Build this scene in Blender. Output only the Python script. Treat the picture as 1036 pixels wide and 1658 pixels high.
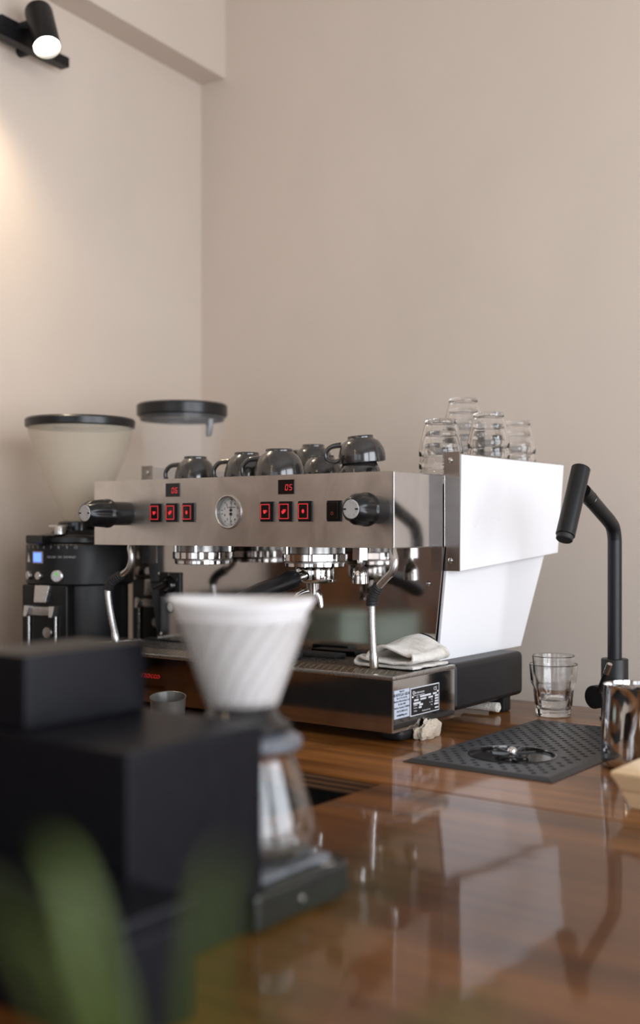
import bpy, bmesh, math, random
from mathutils import Vector, Matrix, noise
from mathutils.geometry import tessellate_polygon
random.seed(7)
PI = math.pi
for o in list(bpy.data.objects):
    bpy.data.objects.remove(o)
scene = bpy.context.scene
COL = scene.collection
CT = 0.92                                   # worktop height above the floor

# ------------------------------------------------------------------ camera
cam_d = bpy.data.cameras.new('camera')
cam = bpy.data.objects.new('camera', cam_d); COL.objects.link(cam)
cam.location = (0.9828, -1.5142, CT + 0.34)
cam.rotation_euler = (PI/2, 0, 0.6408)
cam_d.sensor_fit = 'VERTICAL'; cam_d.sensor_height = 36.0
cam_d.lens = 36.0*1825.9/1658.0
cam_d.shift_y = 24.6/1658.0
cam_d.clip_start = 0.01
cam_d.dof.use_dof = True
cam_d.dof.focus_distance = 1.90
cam_d.dof.aperture_fstop = 2.1
scene.camera = cam

# ------------------------------------------------------------------ world, light, exposure
w = bpy.data.worlds.new('sky'); scene.world = w; w.use_nodes = True
bg = w.node_tree.nodes['Background']
bg.inputs[0].default_value = (0.80, 0.88, 1.0, 1); bg.inputs[1].default_value = 1.0
scene.view_settings.view_transform = 'Standard'
scene.view_settings.look = 'None'
scene.view_settings.exposure = 0.20
scene.view_settings.gamma = 1.0
scene.view_settings.use_curve_mapping = False
scene.cycles.use_denoising = True
scene.cycles.max_bounces = 14
scene.cycles.transparent_max_bounces = 24
scene.cycles.transmission_bounces = 14
scene.cycles.glossy_bounces = 6
scene.cycles.sample_clamp_indirect = 6.0
scene.cycles.caustics_reflective = False
scene.cycles.caustics_refractive = False

def area(name, loc, rot, sx, sy, power, col):
    d = bpy.data.lights.new(name, 'AREA'); d.shape = 'RECTANGLE'; d.size = sx; d.size_y = sy
    d.energy = power; d.color = col
    o = bpy.data.objects.new(name, d); COL.objects.link(o); o.location = loc; o.rotation_euler = rot
    return o
# daylight standing in the window openings of the side wall and of the street front
WIN_R = [(-2.30, -0.95), (-0.75, 0.60)]          # y-spans of the openings in wall_right
WIN_F = [(-.5, .7), (.9, 2.1)]                  # x-spans of the openings in wall_front
for (a, b), pw in zip(WIN_R, (54, 50)):
    area('daylight_side', (2.22, (a+b)/2, 1.40), (0, PI/2, 0), 1.83, b-a-.06, pw, (0.90, 0.94, 1.0))
for a, b in WIN_F:
    area('daylight_street', ((a+b)/2, -3.86, 1.525), (PI/2, 0, 0), b-a-.06, 1.58, 5, (0.90, 0.94, 1.0))

# ------------------------------------------------------------------ materials
MATS = {}
def newmat(name):
    m = bpy.data.materials.new(name); m.use_nodes = True
    nt = m.node_tree; b = nt.nodes['Principled BSDF']
    MATS[name] = m
    return m, nt, b
def N(nt, t, **kw):
    n = nt.nodes.new(t)
    for k, v in kw.items():
        if k in n.inputs: n.inputs[k].default_value = v
        else: setattr(n, k, v)
    return n
def coords(nt, scale=(1, 1, 1), rot=(0, 0, 0)):
    tc = N(nt, 'ShaderNodeTexCoord'); mp = N(nt, 'ShaderNodeMapping')
    mp.inputs['Scale'].default_value = scale; mp.inputs['Rotation'].default_value = rot
    nt.links.new(tc.outputs['Object'], mp.inputs['Vector'])
    return mp.outputs['Vector']
def ramp(nt, fac, stops):
    r = N(nt, 'ShaderNodeValToRGB')
    e = r.color_ramp.elements
    while len(e) < len(stops): e.new(0.5)
    for el, (p, c) in zip(e, stops):
        el.position = p; el.color = (*c, 1) if len(c) == 3 else c
    nt.links.new(fac, r.inputs[0])
    return r.outputs[0]
def rough_ramp(nt, fac, lo, hi):
    mr = N(nt, 'ShaderNodeMapRange'); mr.inputs['To Min'].default_value = lo; mr.inputs['To Max'].default_value = hi
    nt.links.new(fac, mr.inputs['Value']); return mr.outputs[0]
def bump(nt, b, h, strength, dist=0.002):
    bp = N(nt, 'ShaderNodeBump'); bp.inputs['Strength'].default_value = strength; bp.inputs['Distance'].default_value = dist
    nt.links.new(h, bp.inputs['Height']); nt.links.new(bp.outputs[0], b.inputs['Normal'])
def simple(name, col, rough=0.5, metal=0.0, coat=0.0, nscale=60, var=0.12, spec=None, bmp=0.0, **kw):
    """plain material with fine noise variation in colour and gloss"""
    m, nt, b = newmat(name)
    v = coords(nt)
    n = N(nt, 'ShaderNodeTexNoise'); n.inputs['Scale'].default_value = nscale; n.inputs['Detail'].default_value = 4
    nt.links.new(v, n.inputs['Vector'])
    lo = tuple(max(0, c*(1-var)) for c in col); hi = tuple(min(1, c*(1+var)) for c in col)
    nt.links.new(ramp(nt, n.outputs['Fac'], [(0.3, lo), (0.7, hi)]), b.inputs['Base Color'])
    nt.links.new(rough_ramp(nt, n.outputs['Fac'], max(0.0, rough*0.8), min(1, rough*1.2)), b.inputs['Roughness'])
    b.inputs['Metallic'].default_value = metal
    b.inputs['Coat Weight'].default_value = coat; b.inputs['Coat Roughness'].default_value = 0.06
    if spec is not None: b.inputs['Specular IOR Level'].default_value = spec
    if bmp: bump(nt, b, n.outputs['Fac'], bmp)
    return m
def emit(name, col, strength):
    m, nt, b = newmat(name)
    b.inputs['Base Color'].default_value = (0.01, 0.01, 0.01, 1)
    b.inputs['Emission Color'].default_value = (*col, 1); b.inputs['Emission Strength'].default_value = strength
    return m
def glass(name, col=(1, 1, 1), rough=0.0, ior=1.45):
    m, nt, b = newmat(name)
    b.inputs['Base Color'].default_value = (*col, 1); b.inputs['Roughness'].default_value = rough
    b.inputs['Transmission Weight'].default_value = 1.0; b.inputs['IOR'].default_value = ior
    return m
def thin_clear(name, col, alpha, rough=0.05, haze=None):
    """thin moulded clear plastic: see-through sheet with gloss; haze = dusty share"""
    m, nt, b = newmat(name)
    b.inputs['Base Color'].default_value = (*col, 1); b.inputs['Roughness'].default_value = rough
    if haze:
        n = N(nt, 'ShaderNodeTexNoise'); n.inputs['Scale'].default_value = 9; n.inputs['Detail'].default_value = 8
        nt.links.new(coords(nt, (1, 1, .5)), n.inputs['Vector'])
        nt.links.new(rough_ramp(nt, n.outputs['Fac'], haze[0], haze[1]), b.inputs['Alpha'])
    else:
        b.inputs['Alpha'].default_value = alpha
    return m

def plaster(name, col):
    m, nt, b = newmat(name)
    v = coords(nt, (1.2, 1.2, .8))
    n = N(nt, 'ShaderNodeTexNoise'); n.inputs['Scale'].default_value = 2.2; n.inputs['Detail'].default_value = 6; n.inputs['Distortion'].default_value = .8
    nt.links.new(v, n.inputs['Vector'])
    n2 = N(nt, 'ShaderNodeTexNoise'); n2.inputs['Scale'].default_value = 40; n2.inputs['Detail'].default_value = 5
    nt.links.new(v, n2.inputs['Vector'])
    nt.links.new(ramp(nt, n.outputs['Fac'], [(0.3, tuple(c*.965 for c in col)), (0.7, tuple(min(1, c*1.03) for c in col))]), b.inputs['Base Color'])
    b.inputs['Roughness'].default_value = .75
    bump(nt, b, n2.outputs['Fac'], .12, .004)
    return m
plaster('plaster', (0.615, 0.530, 0.458)); plaster('ceiling_white', (0.66, 0.63, 0.60))
simple('floor_concrete', (0.28, 0.26, 0.24), .5, nscale=6)
simple('window_frame_black', (0.03, 0.03, 0.032), .4)
glass('window_glass', (.95, .98, 1), 0, 1.01)

def wood(name, dark, mid, light, scale, rough, coat, rot=0.0, coat_rough=.08, warp=4.0):
    m, nt, b = newmat(name)
    v = coords(nt, (scale*.09, scale, scale), (0, 0, rot))
    n = N(nt, 'ShaderNodeTexNoise'); n.inputs['Scale'].default_value = 1.0; n.inputs['Detail'].default_value = 9; n.inputs['Roughness'].default_value = .62; n.inputs['Distortion'].default_value = warp*.18
    nt.links.new(v, n.inputs['Vector'])
    v2 = coords(nt, (scale*.35, scale*9, scale*9), (0, 0, rot))
    f = N(nt, 'ShaderNodeTexNoise'); f.inputs['Scale'].default_value = 1.0; f.inputs['Detail'].default_value = 5
    nt.links.new(v2, f.inputs['Vector'])
    mx = N(nt, 'ShaderNodeMath', operation='MULTIPLY_ADD'); mx.inputs[1].default_value = .38
    nt.links.new(f.outputs['Fac'], mx.inputs[0]); nt.links.new(n.outputs['Fac'], mx.inputs[2])
    nt.links.new(ramp(nt, mx.outputs[0], [(0.50, dark), (0.68, mid), (0.86, light)]), b.inputs['Base Color'])
    b.inputs['Roughness'].default_value = rough
    b.inputs['Specular IOR Level'].default_value = .12
    b.inputs['Coat Weight'].default_value = coat; b.inputs['Coat Roughness'].default_value = coat_rough
    # long shallow waves of the hand laid varnish
    wv = N(nt, 'ShaderNodeTexNoise'); wv.inputs['Scale'].default_value = 7; wv.inputs['Detail'].default_value = 2
    nt.links.new(coords(nt, (1, 2.2, 1), (0, 0, rot)), wv.inputs['Vector'])
    bp = N(nt, 'ShaderNodeBump'); bp.inputs['Strength'].default_value = .10; bp.inputs['Distance'].default_value = .004
    nt.links.new(wv.outputs['Fac'], bp.inputs['Height']); nt.links.new(bp.outputs[0], b.inputs['Coat Normal'])
    return m
wood('varnished_wood', (.030, .0085, .0018), (.088, .030, .006), (.170, .064, .015), 7, .45, .62, coat_rough=.06)
wood('varnished_wood_back', (.052, .016, .003), (.150, .053, .010), (.275, .110, .026), 9, .45, .6, rot=.12)
wood('pale_wood', (.52, .36, .20), (.66, .48, .29), (.74, .57, .38), 22, .45, .15)
def plywood():
    m, nt, b = newmat('plywood_edge')
    wv = N(nt, 'ShaderNodeTexWave', bands_direction='Z'); wv.inputs['Scale'].default_value = 48; wv.inputs['Distortion'].default_value = .6
    nt.links.new(coords(nt), wv.inputs['Vector'])
    nt.links.new(ramp(nt, wv.outputs['Fac'], [(0.25, (.03, .012, .005)), (0.75, (.13, .06, .025))]), b.inputs['Base Color'])
    b.inputs['Roughness'].default_value = .55
plywood()

def steel(name, col, r0, r1, scale=(1, 1, 1), nscale=8, smear=0.0, aniso=0.0):
    m, nt, b = newmat(name)
    n = N(nt, 'ShaderNodeTexNoise'); n.inputs['Scale'].default_value = nscale; n.inputs['Detail'].default_value = 7; n.inputs['Roughness'].default_value = .6; n.inputs['Distortion'].default_value = 1.4
    nt.links.new(coords(nt, scale), n.inputs['Vector'])
    nt.links.new(rough_ramp(nt, n.outputs['Fac'], r0, r1), b.inputs['Roughness'])
    nt.links.new(ramp(nt, n.outputs['Fac'], [(0.32, tuple(c*(1-smear) for c in col)), (0.68, col)]), b.inputs['Base Color'])
    b.inputs['Metallic'].default_value = 1.0
    b.inputs['Anisotropic'].default_value = aniso
    return m
steel('brushed_steel', (.74, .70, .665), .26, .44, (1, 1, .6), 10, .20)
steel('polished_steel', (.62, .62, .63), .03, .13, (1, 1, .7), 16, .10)
steel('mirror_steel', (.46, .43, .41), .05, .11, (1, 1, 1), 10, .12)
steel('tray_steel', (.36, .32, .29), .05, .12, (1, 1, 1), 18, .20)
steel('satin_steel', (.55, .54, .53), .22, .34, (1, 1, 1), 40, .05)
steel('flange_steel', (.36, .33, .31), .20, .30, (1, 1, 1), 20, .06)
steel('chrome', (.62, .61, .60), .03, .08, (1, 1, 1), 20, .03)
steel('dark_steel', (.26, .25, .24), .25, .4, (1, 1, 1), 30, .1)
steel('wet_deck', (.46, .38, .28), .18, .5, (1, 1, 1), 60, .35)
simple('white_enamel', (.86, .87, .90), .28, coat=.4, var=.01, nscale=3)
simple('black_plastic', (.005, .005, .006), .30, spec=.38)
simple('black_gloss', (.008, .008, .009), .12)
simple('black_matte', (.005, .005, .006), .42, spec=.32)
simple('black_powder', (.008, .008, .010), .42, spec=.35, nscale=300, bmp=.08)
simple('black_rubber', (.009, .009, .010), .6)
simple('charcoal_plate', (.018, .019, .022), .38, spec=.4, nscale=120)
simple('void_black', (.004, .004, .004), .8)
simple('housing_black', (.004, .004, .006), .36, nscale=80, spec=.14)
simple('platform_black', (.008, .009, .012), .25, coat=.2)
simple('plate_grey', (.15, .16, .185), .28, metal=.3)
simple('cup_glaze', (.022, .020, .020), .22, coat=.6, var=.05, nscale=20)
simple('dial_white', (.62, .61, .60), .4, var=.02)
simple('label_black', (.012, .012, .013), .35)
simple('label_white', (.66, .68, .72), .4, var=.02)
simple('label_blue_white', (.50, .56, .66), .45, var=.02)
simple('print_black', (.015, .015, .02), .5)
simple('print_grey', (.35, .35, .36), .5)
simple('badge_red', (.45, .012, .015), .3)
simple('cap_grey', (.42, .41, .41), .45, var=.03)
simple('grey_ceramic', (.075, .072, .066), .3)
emit('red_glow', (1.0, .035, .045), .70); emit('red_dim', (1.0, .12, .06), .10)
emit('lcd_blue', (.10, .20, 1.0), 2.2); emit('green_glow', (.2, .9, .1), .5)
emit('lamp_glow', (1.0, .90, .74), 22.0); emit('bulb_glow', (1.0, .80, .52), 40.0)
glass('clear_glass'); glass('server_glass', (.97, .98, .98))
thin_clear('hopper_dusty', (.78, .69, .55), .5, .25, haze=(.22, .36))
thin_clear('hopper_clear', (.95, .95, .96), .06, .04)
thin_clear('dripper_clear', (.72, .70, .69), .26, .10)
thin_clear('dripper_rib', (.50, .46, .43), .22, .15)
def paper():
    m, nt, b = newmat('filter_paper')
    n = N(nt, 'ShaderNodeTexNoise'); n.inputs['Scale'].default_value = 160
    nt.links.new(coords(nt), n.inputs['Vector'])
    nt.links.new(ramp(nt, n.outputs['Fac'], [(.3, (.80, .79, .80)), (.7, (.88, .87, .88))]), b.inputs['Base Color'])
    b.inputs['Roughness'].default_value = .85
    b.inputs['Subsurface Weight'].default_value = .0
    tr = N(nt, 'ShaderNodeBsdfTranslucent'); tr.inputs[0].default_value = (.85, .83, .82, 1)
    mx = N(nt, 'ShaderNodeMixShader'); mx.inputs[0].default_value = .35
    out = nt.nodes['Material Output']
    nt.links.new(b.outputs[0], mx.inputs[1]); nt.links.new(tr.outputs[0], mx.inputs[2]); nt.links.new(mx.outputs[0], out.inputs[0])
paper()
def cloth(name, lo, hi, stain):
    m, nt, b = newmat(name)
    v = coords(nt)
    n = N(nt, 'ShaderNodeTexNoise'); n.inputs['Scale'].default_value = 28; n.inputs['Detail'].default_value = 6
    nt.links.new(v, n.inputs['Vector'])
    t = N(nt, 'ShaderNodeTexNoise'); t.inputs['Scale'].default_value = 420; t.inputs['Detail'].default_value = 3
    nt.links.new(v, t.inputs['Vector'])
    nt.links.new(ramp(nt, n.outputs['Fac'], [(.30, stain), (.48, lo), (.7, hi)]), b.inputs['Base Color'])
    b.inputs['Roughness'].default_value = .95; b.inputs['Sheen Weight'].default_value = .3
    bump(nt, b, t.outputs['Fac'], .9, .002)
cloth('towel_cloth', (.72, .69, .64), (.82, .80, .77), (.52, .47, .40))
cloth('rag_cloth', (.52, .43, .33), (.70, .64, .56), (.30, .23, .16))
def leafmat():
    m, nt, b = newmat('leaf_green')
    n = N(nt, 'ShaderNodeTexNoise'); n.inputs['Scale'].default_value = 18
    nt.links.new(coords(nt), n.inputs['Vector'])
    nt.links.new(ramp(nt, n.outputs['Fac'], [(.3, (.055, .085, .012)), (.7, (.13, .18, .03))]), b.inputs['Base Color'])
    b.inputs['Roughness'].default_value = .4
    tr = N(nt, 'ShaderNodeBsdfTranslucent'); tr.inputs[0].default_value = (.13, .19, .03, 1)
    mx = N(nt, 'ShaderNodeMixShader'); mx.inputs[0].default_value = .35
    nt.links.new(b.outputs[0], mx.inputs[1]); nt.links.new(tr.outputs[0], mx.inputs[2]); nt.links.new(mx.outputs[0], nt.nodes['Material Output'].inputs[0])
leafmat()
simple('terracotta', (.30, .12, .06), .7); simple('soil', (.03, .02, .012), .95, nscale=150, bmp=.8)
simple('mint_paint', (.42, .53, .46), .5, var=.04)

# ------------------------------------------------------------------ mesh helpers
def obj(name, bm, mat, parent=None, smooth=35, loc=None, rot=None):
    me = bpy.data.meshes.new(name); bevelled = id(bm) in BEV; BEV.discard(id(bm))
    if isinstance(bm, bmesh.types.BMesh):
        bmesh.ops.recalc_face_normals(bm, faces=bm.faces)
        bm.to_mesh(me); bm.free()
    else:
        me = bm
    mats = mat if isinstance(mat, (list, tuple)) else [mat]
    me.materials.clear()
    for k in mats: me.materials.append(MATS[k])
    if smooth:
        for p in me.polygons: p.use_smooth = True
        me.set_sharp_from_angle(angle=math.radians(smooth))
    o = bpy.data.objects.new(name, me); COL.objects.link(o)
    if parent: o.parent = parent
    if loc: o.location = loc
    if rot: o.rotation_euler = rot
    if bevelled and smooth:
        wm = o.modifiers.new('weighted_normal', 'WEIGHTED_NORMAL'); wm.keep_sharp = True; wm.weight = 100
    return o
def thing(name, label, cat, loc=(0, 0, CT), rotz=0.0, group=None):
    o = bpy.data.objects.new(name, None); COL.objects.link(o)
    o.empty_display_size = .05
    o.location = loc; o.rotation_euler = (0, 0, rotz)
    return tag(o, label, cat, group)
def tag(o, label, cat, group=None):
    o['label'] = label; o['category'] = cat
    if group: o['group'] = group
    return o
def struct(name, bm, mat, label=None):
    o = obj(name, bm, mat, smooth=0); o['kind'] = 'structure'
    if label: o['label'] = label
    return o
def dup(root, loc=None, rot=None, label=None):
    r = root.copy(); COL.objects.link(r)
    if loc: r.location = loc
    if rot: r.rotation_euler = rot
    if label: r['label'] = label
    for ch in root.children:
        q = ch.copy(); COL.objects.link(q); q.parent = r
        for g in ch.children:
            d = g.copy(); COL.objects.link(d); d.parent = q
    return r
BEV = set()
def BM(): return bmesh.new()
def box(x0, x1, y0, y1, z0, z1, bev=0.0, seg=2, bm=None):
    own = bmesh.new()
    vs = [own.verts.new((x, y, z)) for x in (x0, x1) for y in (y0, y1) for z in (z0, z1)]
    for f in ((0, 1, 3, 2), (4, 6, 7, 5), (0, 4, 5, 1), (2, 3, 7, 6), (0, 2, 6, 4), (1, 5, 7, 3)):
        own.faces.new([vs[i] for i in f])
    if bev: bmesh.ops.bevel(own, geom=own.edges[:], offset=bev, segments=seg, affect='EDGES', profile=.5)
    if bm is None:
        if bev: BEV.add(id(own))
        return own
    if bev: BEV.add(id(bm))
    me = bpy.data.meshes.new('t'); own.to_mesh(me); own.free(); bm.from_mesh(me); bpy.data.meshes.remove(me)
    return bm
def hexa(pts, bev=0, seg=2):
    """8 points: bottom 4 (ccw), top 4"""
    bm = bmesh.new(); v = [bm.verts.new(p) for p in pts]
    for f in ((3, 2, 1, 0), (4, 5, 6, 7), (0, 1, 5, 4), (1, 2, 6, 5), (2, 3, 7, 6), (3, 0, 4, 7)):
        bm.faces.new([v[i] for i in f])
    if bev:
        bmesh.ops.bevel(bm, geom=bm.edges[:], offset=bev, segments=seg, affect='EDGES', profile=.5)
        BEV.add(id(bm))
    return bm
def lathe(prof, seg=40, bm=None, mat=None, rfun=None, closed=False):
    """profile [(r,z)...] about z; mat = Matrix placing it"""
    bm = bm or bmesh.new(); mat = mat or Matrix()
    rings = []
    for r, z in prof:
        if r < 1e-6: rings.append([bm.verts.new(mat @ Vector((0, 0, z)))])
        else:
            ring = []
            for i in range(seg):
                a = 2*PI*i/seg
                q = r if rfun is None else rfun(r, z, a)
                ring.append(bm.verts.new(mat @ Vector((q*math.cos(a), q*math.sin(a), z))))
            rings.append(ring)
    pairs = list(zip(rings, rings[1:]))
    if closed: pairs.append((rings[-1], rings[0]))
    for A, B in pairs:
        for i in range(seg):
            j = (i+1) % seg
            if len(A) == 1 and len(B) == 1: continue
            if len(A) == 1: bm.faces.new((A[0], B[j], B[i]))
            elif len(B) == 1: bm.faces.new((A[i], A[j], B[0]))
            else: bm.faces.new((A[i], A[j], B[j], B[i]))
    return bm
def axis_mat(p, d):
    """z axis mapped to direction d, origin p"""
    d = Vector(d).normalized()
    return Matrix.Translation(Vector(p)) @ d.to_track_quat('Z', 'Y').to_matrix().to_4x4()
def tube(path, rad, seg=14, bm=None, sub=0, caps=True):
    bm = bm or bmesh.new()
    P = [Vector(p) for p in path]
    R = [rad]*len(P) if isinstance(rad, (int, float)) else list(rad)
    if sub:                                    # Catmull-Rom refinement
        Q, S = [], []
        for i in range(len(P)-1):
            p0, p1, p2, p3 = P[max(i-1, 0)], P[i], P[i+1], P[min(i+2, len(P)-1)]
            for k in range(sub):
                t = k/sub
                Q.append(.5*((2*p1)+(p2-p0)*t+(2*p0-5*p1+4*p2-p3)*t*t+(3*p1-p0-3*p2+p3)*t**3)); S.append(R[i]*(1-t)+R[i+1]*t)
        Q.append(P[-1]); S.append(R[-1]); P, R = Q, S
    up = None; rings = []
    for i, p in enumerate(P):
        t = (P[min(i+1, len(P)-1)]-P[max(i-1, 0)]).normalized()
        if up is None: up = t.orthogonal().normalized()
        up = (up - t*up.dot(t)).normalized(); s = t.cross(up)
        rings.append([bm.verts.new(p+(up*math.cos(2*PI*k/seg)+s*math.sin(2*PI*k/seg))*R[i]) for k in range(seg)])
    for A, B in zip(rings, rings[1:]):
        for i in range(seg):
            j = (i+1) % seg; bm.faces.new((A[i], A[j], B[j], B[i]))
    if caps:
        bm.faces.new(rings[0][::-1]); bm.faces.new(rings[-1])
    return bm
def holed(outer, holes, th, fmap):
    """flat plate with holes; 2-D loops, thickness th, fmap(u,v,w)->xyz with w in 0..th"""
    loops = [outer]+holes
    tris = tessellate_polygon([[Vector((u, v, 0)) for u, v in l] for l in loops])
    flat = [p for l in loops for p in l]
    bm = bmesh.new()
    T = [bm.verts.new(fmap(u, v, th)) for u, v in flat]; B = [bm.verts.new(fmap(u, v, 0)) for u, v in flat]
    for a, b, c in tris:
        try: bm.faces.new((T[a], T[b], T[c])); bm.faces.new((B[c], B[b], B[a]))
        except ValueError: pass
    k = 0
    for l in loops:
        n = len(l)
        for i in range(n):
            j = (i+1) % n
            bm.faces.new((T[k+i], T[k+j], B[k+j], B[k+i]))
        k += n
    return bm
def circle(u, v, r, n, r2=None):
    return [(u+r*math.cos(2*PI*i/n), v+(r2 or r)*math.sin(2*PI*i/n)) for i in range(n)]
def flat(polys, fmap, bm=None):
    bm = bm or bmesh.new()
    for p in polys: bm.faces.new([bm.verts.new(fmap(u, v)) for u, v in p])
    return bm
def text(body, size, ext=.0002, ax='CENTER', ay='CENTER', sx=1.0):
    cu = bpy.data.curves.new('writing', 'FONT'); cu.body = body; cu.size = size; cu.extrude = ext
    cu.align_x = ax; cu.align_y = ay; cu.resolution_u = 2
    o = bpy.data.objects.new('writing', cu); COL.objects.link(o); o.scale.x = sx
    dg = bpy.context.evaluated_depsgraph_get(); dg.update()
    me = bpy.data.meshes.new_from_object(o.evaluated_get(dg))
    bpy.data.objects.remove(o); bpy.data.curves.remove(cu)
    if sx != 1.0: me.transform(Matrix.Scale(sx, 4, Vector((1, 0, 0))))
    return me
def joined(parts):
    """[(mesh, matrix)] -> bmesh"""
    bm = bmesh.new()
    for me, M in parts:
        me.transform(M); bm.from_mesh(me); bpy.data.meshes.remove(me)
    return bm
FRONT = Matrix.Rotation(PI/2, 4, 'X')                                   # print that faces -Y
SIDE = Matrix.Rotation(PI/2, 4, 'Z') @ Matrix.Rotation(PI/2, 4, 'X')    # print that faces +X
T = Matrix.Translation

# ------------------------------------------------------------------ room shell
LW = .0981                                         # slant of the side wall
def lw_x(y): return -1.2 + LW*(.85-y)
ROOM_H = 3.05
def wall_slab(p, q, th, z0, z1, nrm):
    (x0, y0), (x1, y1) = p, q; nx, ny = nrm
    return hexa([(x0, y0, z0), (x1, y1, z0), (x1+nx*th, y1+ny*th, z0), (x0+nx*th, y0+ny*th, z0),
                 (x0, y0, z1), (x1, y1, z1), (x1+nx*th, y1+ny*th, z1), (x0+nx*th, y0+ny*th, z1)])
struct('floor', box(-1.5, 2.5, -4.2, 1.7, -.1, 0), 'floor_concrete')
struct('ceiling', box(-1.5, 2.5, -4.2, 1.7, ROOM_H, ROOM_H+.1), 'ceiling_white')
n = Vector((-1, -LW)).normalized()
struct('wall_left', wall_slab((lw_x(-4.0), -4.0), (lw_x(.85), .85), .15, 0, ROOM_H, (n.x, n.y)), 'plaster')
n = Vector((-LW, 1)).normalized()
def bw_y(x): return .85 + LW*(x+1.2)
struct('wall_back', wall_slab((-1.25, bw_y(-1.25)), (2.38, bw_y(2.38)), .15, 0, ROOM_H, (n.x, n.y)), 'plaster')
def windowed(spans, lo, hi, z0, z1, fmap, name, extra):
    holes = [[(a, z0), (b, z0), (b, z1), (a, z1)] for a, b in spans]
    return struct(name, holed([(lo, 0), (hi, 0), (hi, ROOM_H), (lo, ROOM_H)], holes, .12, fmap), 'plaster')
windowed(WIN_R, -4.2, 1.6, .45, 2.35, lambda u, v, t: (2.26+t, u, v), 'wall_right', 0)
windowed(WIN_F, -1.2, 2.38, .7, 2.35, lambda u, v, t: (u, -3.9-t, v), 'wall_front', 0)
wi = 0
for spans, fm, z0 in ((WIN_R, lambda u, v, t: (2.30+t, u, v), .45), (WIN_F, lambda u, v, t: (u, -3.96-t, v), .7)):
    for a, b in spans:
        wi += 1; m = (a+b)/2
        fr = struct('window_%d' % wi, holed([(a, z0), (b, z0), (b, 2.35), (a, 2.35)],
             [[(a+.05, z0+.05), (m-.025, z0+.05), (m-.025, 2.30), (a+.05, 2.30)], [(m+.025, z0+.05), (b-.05, z0+.05), (b-.05, 2.30), (m+.025, 2.30)]], .05, fm), 'window_frame_black')
        for c0, c1 in ((a+.05, m-.025), (m+.025, b-.05)):
            pts = [(c0, z0+.05), (c1, z0+.05), (c1, 2.30), (c0, 2.30)]
            obj('pane', holed(pts, [], .006, lambda u, v, t, fm=fm: fm(u, v, .02+t)), 'window_glass', fr, 0)
# dropped beam along the side wall
zb = CT + 1.594; bw = .084
beam = hexa([(lw_x(-4), -4, zb), (lw_x(-4)+bw, -4, zb), (lw_x(.85)+bw, bw_y(lw_x(.85)+bw), zb), (lw_x(.85), .85, zb),
             (lw_x(-4), -4, ROOM_H), (lw_x(-4)+bw, -4, ROOM_H), (lw_x(.85)+bw, bw_y(lw_x(.85)+bw), ROOM_H), (lw_x(.85), .85, ROOM_H)])
struct('trim_1', beam, 'plaster', 'plaster beam boxed in along the top of the side wall')

# ------------------------------------------------------------------ worktops
tk = .024
back = thing('back_bar_counter', 'back counter of varnished brown wood with a plywood edge, under the espresso machine', 'counter', (0, 0, 0))
obj('worktop', box(-1.02, 1.75, -.258, .4975, CT-.004, CT), 'varnished_wood_back', back, 0)
obj('plywood_core', box(-1.02, 1.75, -.2595, .4975, CT-tk, CT-.004), 'plywood_edge', back, 0)
obj('cabinet', box(-1.0, 1.7, -.16, .45, .08, CT-tk), 'void_black', back, 0)
obj('plinth', box(-.98, 1.68, -.10, .42, 0, .08), 'void_black', back, 0)
front = thing('front_bar_counter', 'front counter of glossy dark brown wood reflecting the white panel', 'counter', (0, 0, 0))
obj('worktop', box(.1545, 1.75, -1.41, -.2615, CT-tk, CT, .0015), 'varnished_wood', front, 30)
obj('cabinet', box(.26, 1.7, -1.33, -.2615, .08, CT-tk), 'void_black', front, 0)
obj('plinth', box(.32, 1.66, -1.28, -.2615, 0, .08), 'void_black', front, 0)

# ------------------------------------------------------------------ espresso machine
M = thing('espresso_machine', 'stainless steel two-group espresso machine with white side panels', 'coffee machine')
ZT, ZB, W = .4295, .306, .70
# control box: front plate with the hole of the pressure gauge, body behind
GX, GZ, GR = -.3505, .3672, .0272
bm = holed([(-W, ZB), (0, ZB), (0, ZT), (-W, ZT)], [circle(GX, GZ, GR, 48)], .004, lambda u, v, t: (u, .004-t, v))
obj('front_panel', bm, 'brushed_steel', M, 20)
cb = BM()
box(-W, -.0006, .012, .155, ZB, ZB+.004, bm=cb); box(-W, -W+.004, .004, .155, ZB, ZT, bm=cb); box(-W+.004, -.004, .012, .016, ZB+.004, ZT-.01, bm=cb)
box(-W, -.0006, .004, .012, ZB, ZB+.004, bm=cb)
obj('control_box', cb, 'satin_steel', M, 0)
obj('box_side', box(-.004, .0004, .0, .155, ZB, ZT, .0018, 3), 'polished_steel', M, 30)
# cup tray on top
ct = BM()
box(-.735, .018, .1612, .565, .414, .420, bm=ct); box(-.694, -.0045, .0165, .1612, .414, .420, bm=ct)
box(-W+.0026, -.0045, .0042, .0066, .419, ZT+.0008, bm=ct); box(-.0068, -.0044, .0066, .155, .419, ZT+.0008, bm=ct); box(-W+.0042, -W+.0066, .0066, .155, .419, ZT+.0008, bm=ct)
obj('cup_tray', ct, 'satin_steel', M, 0)
obj('housing', hexa([(-.675, .155, .109), (-.025, .155, .109), (-.025, .45, .109), (-.675, .45, .109),
                     (-.715, .165, .414), (.0185, .165, .414), (.0185, .54, .414), (-.715, .54, .414)]), 'dark_steel', M, 0)
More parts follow.
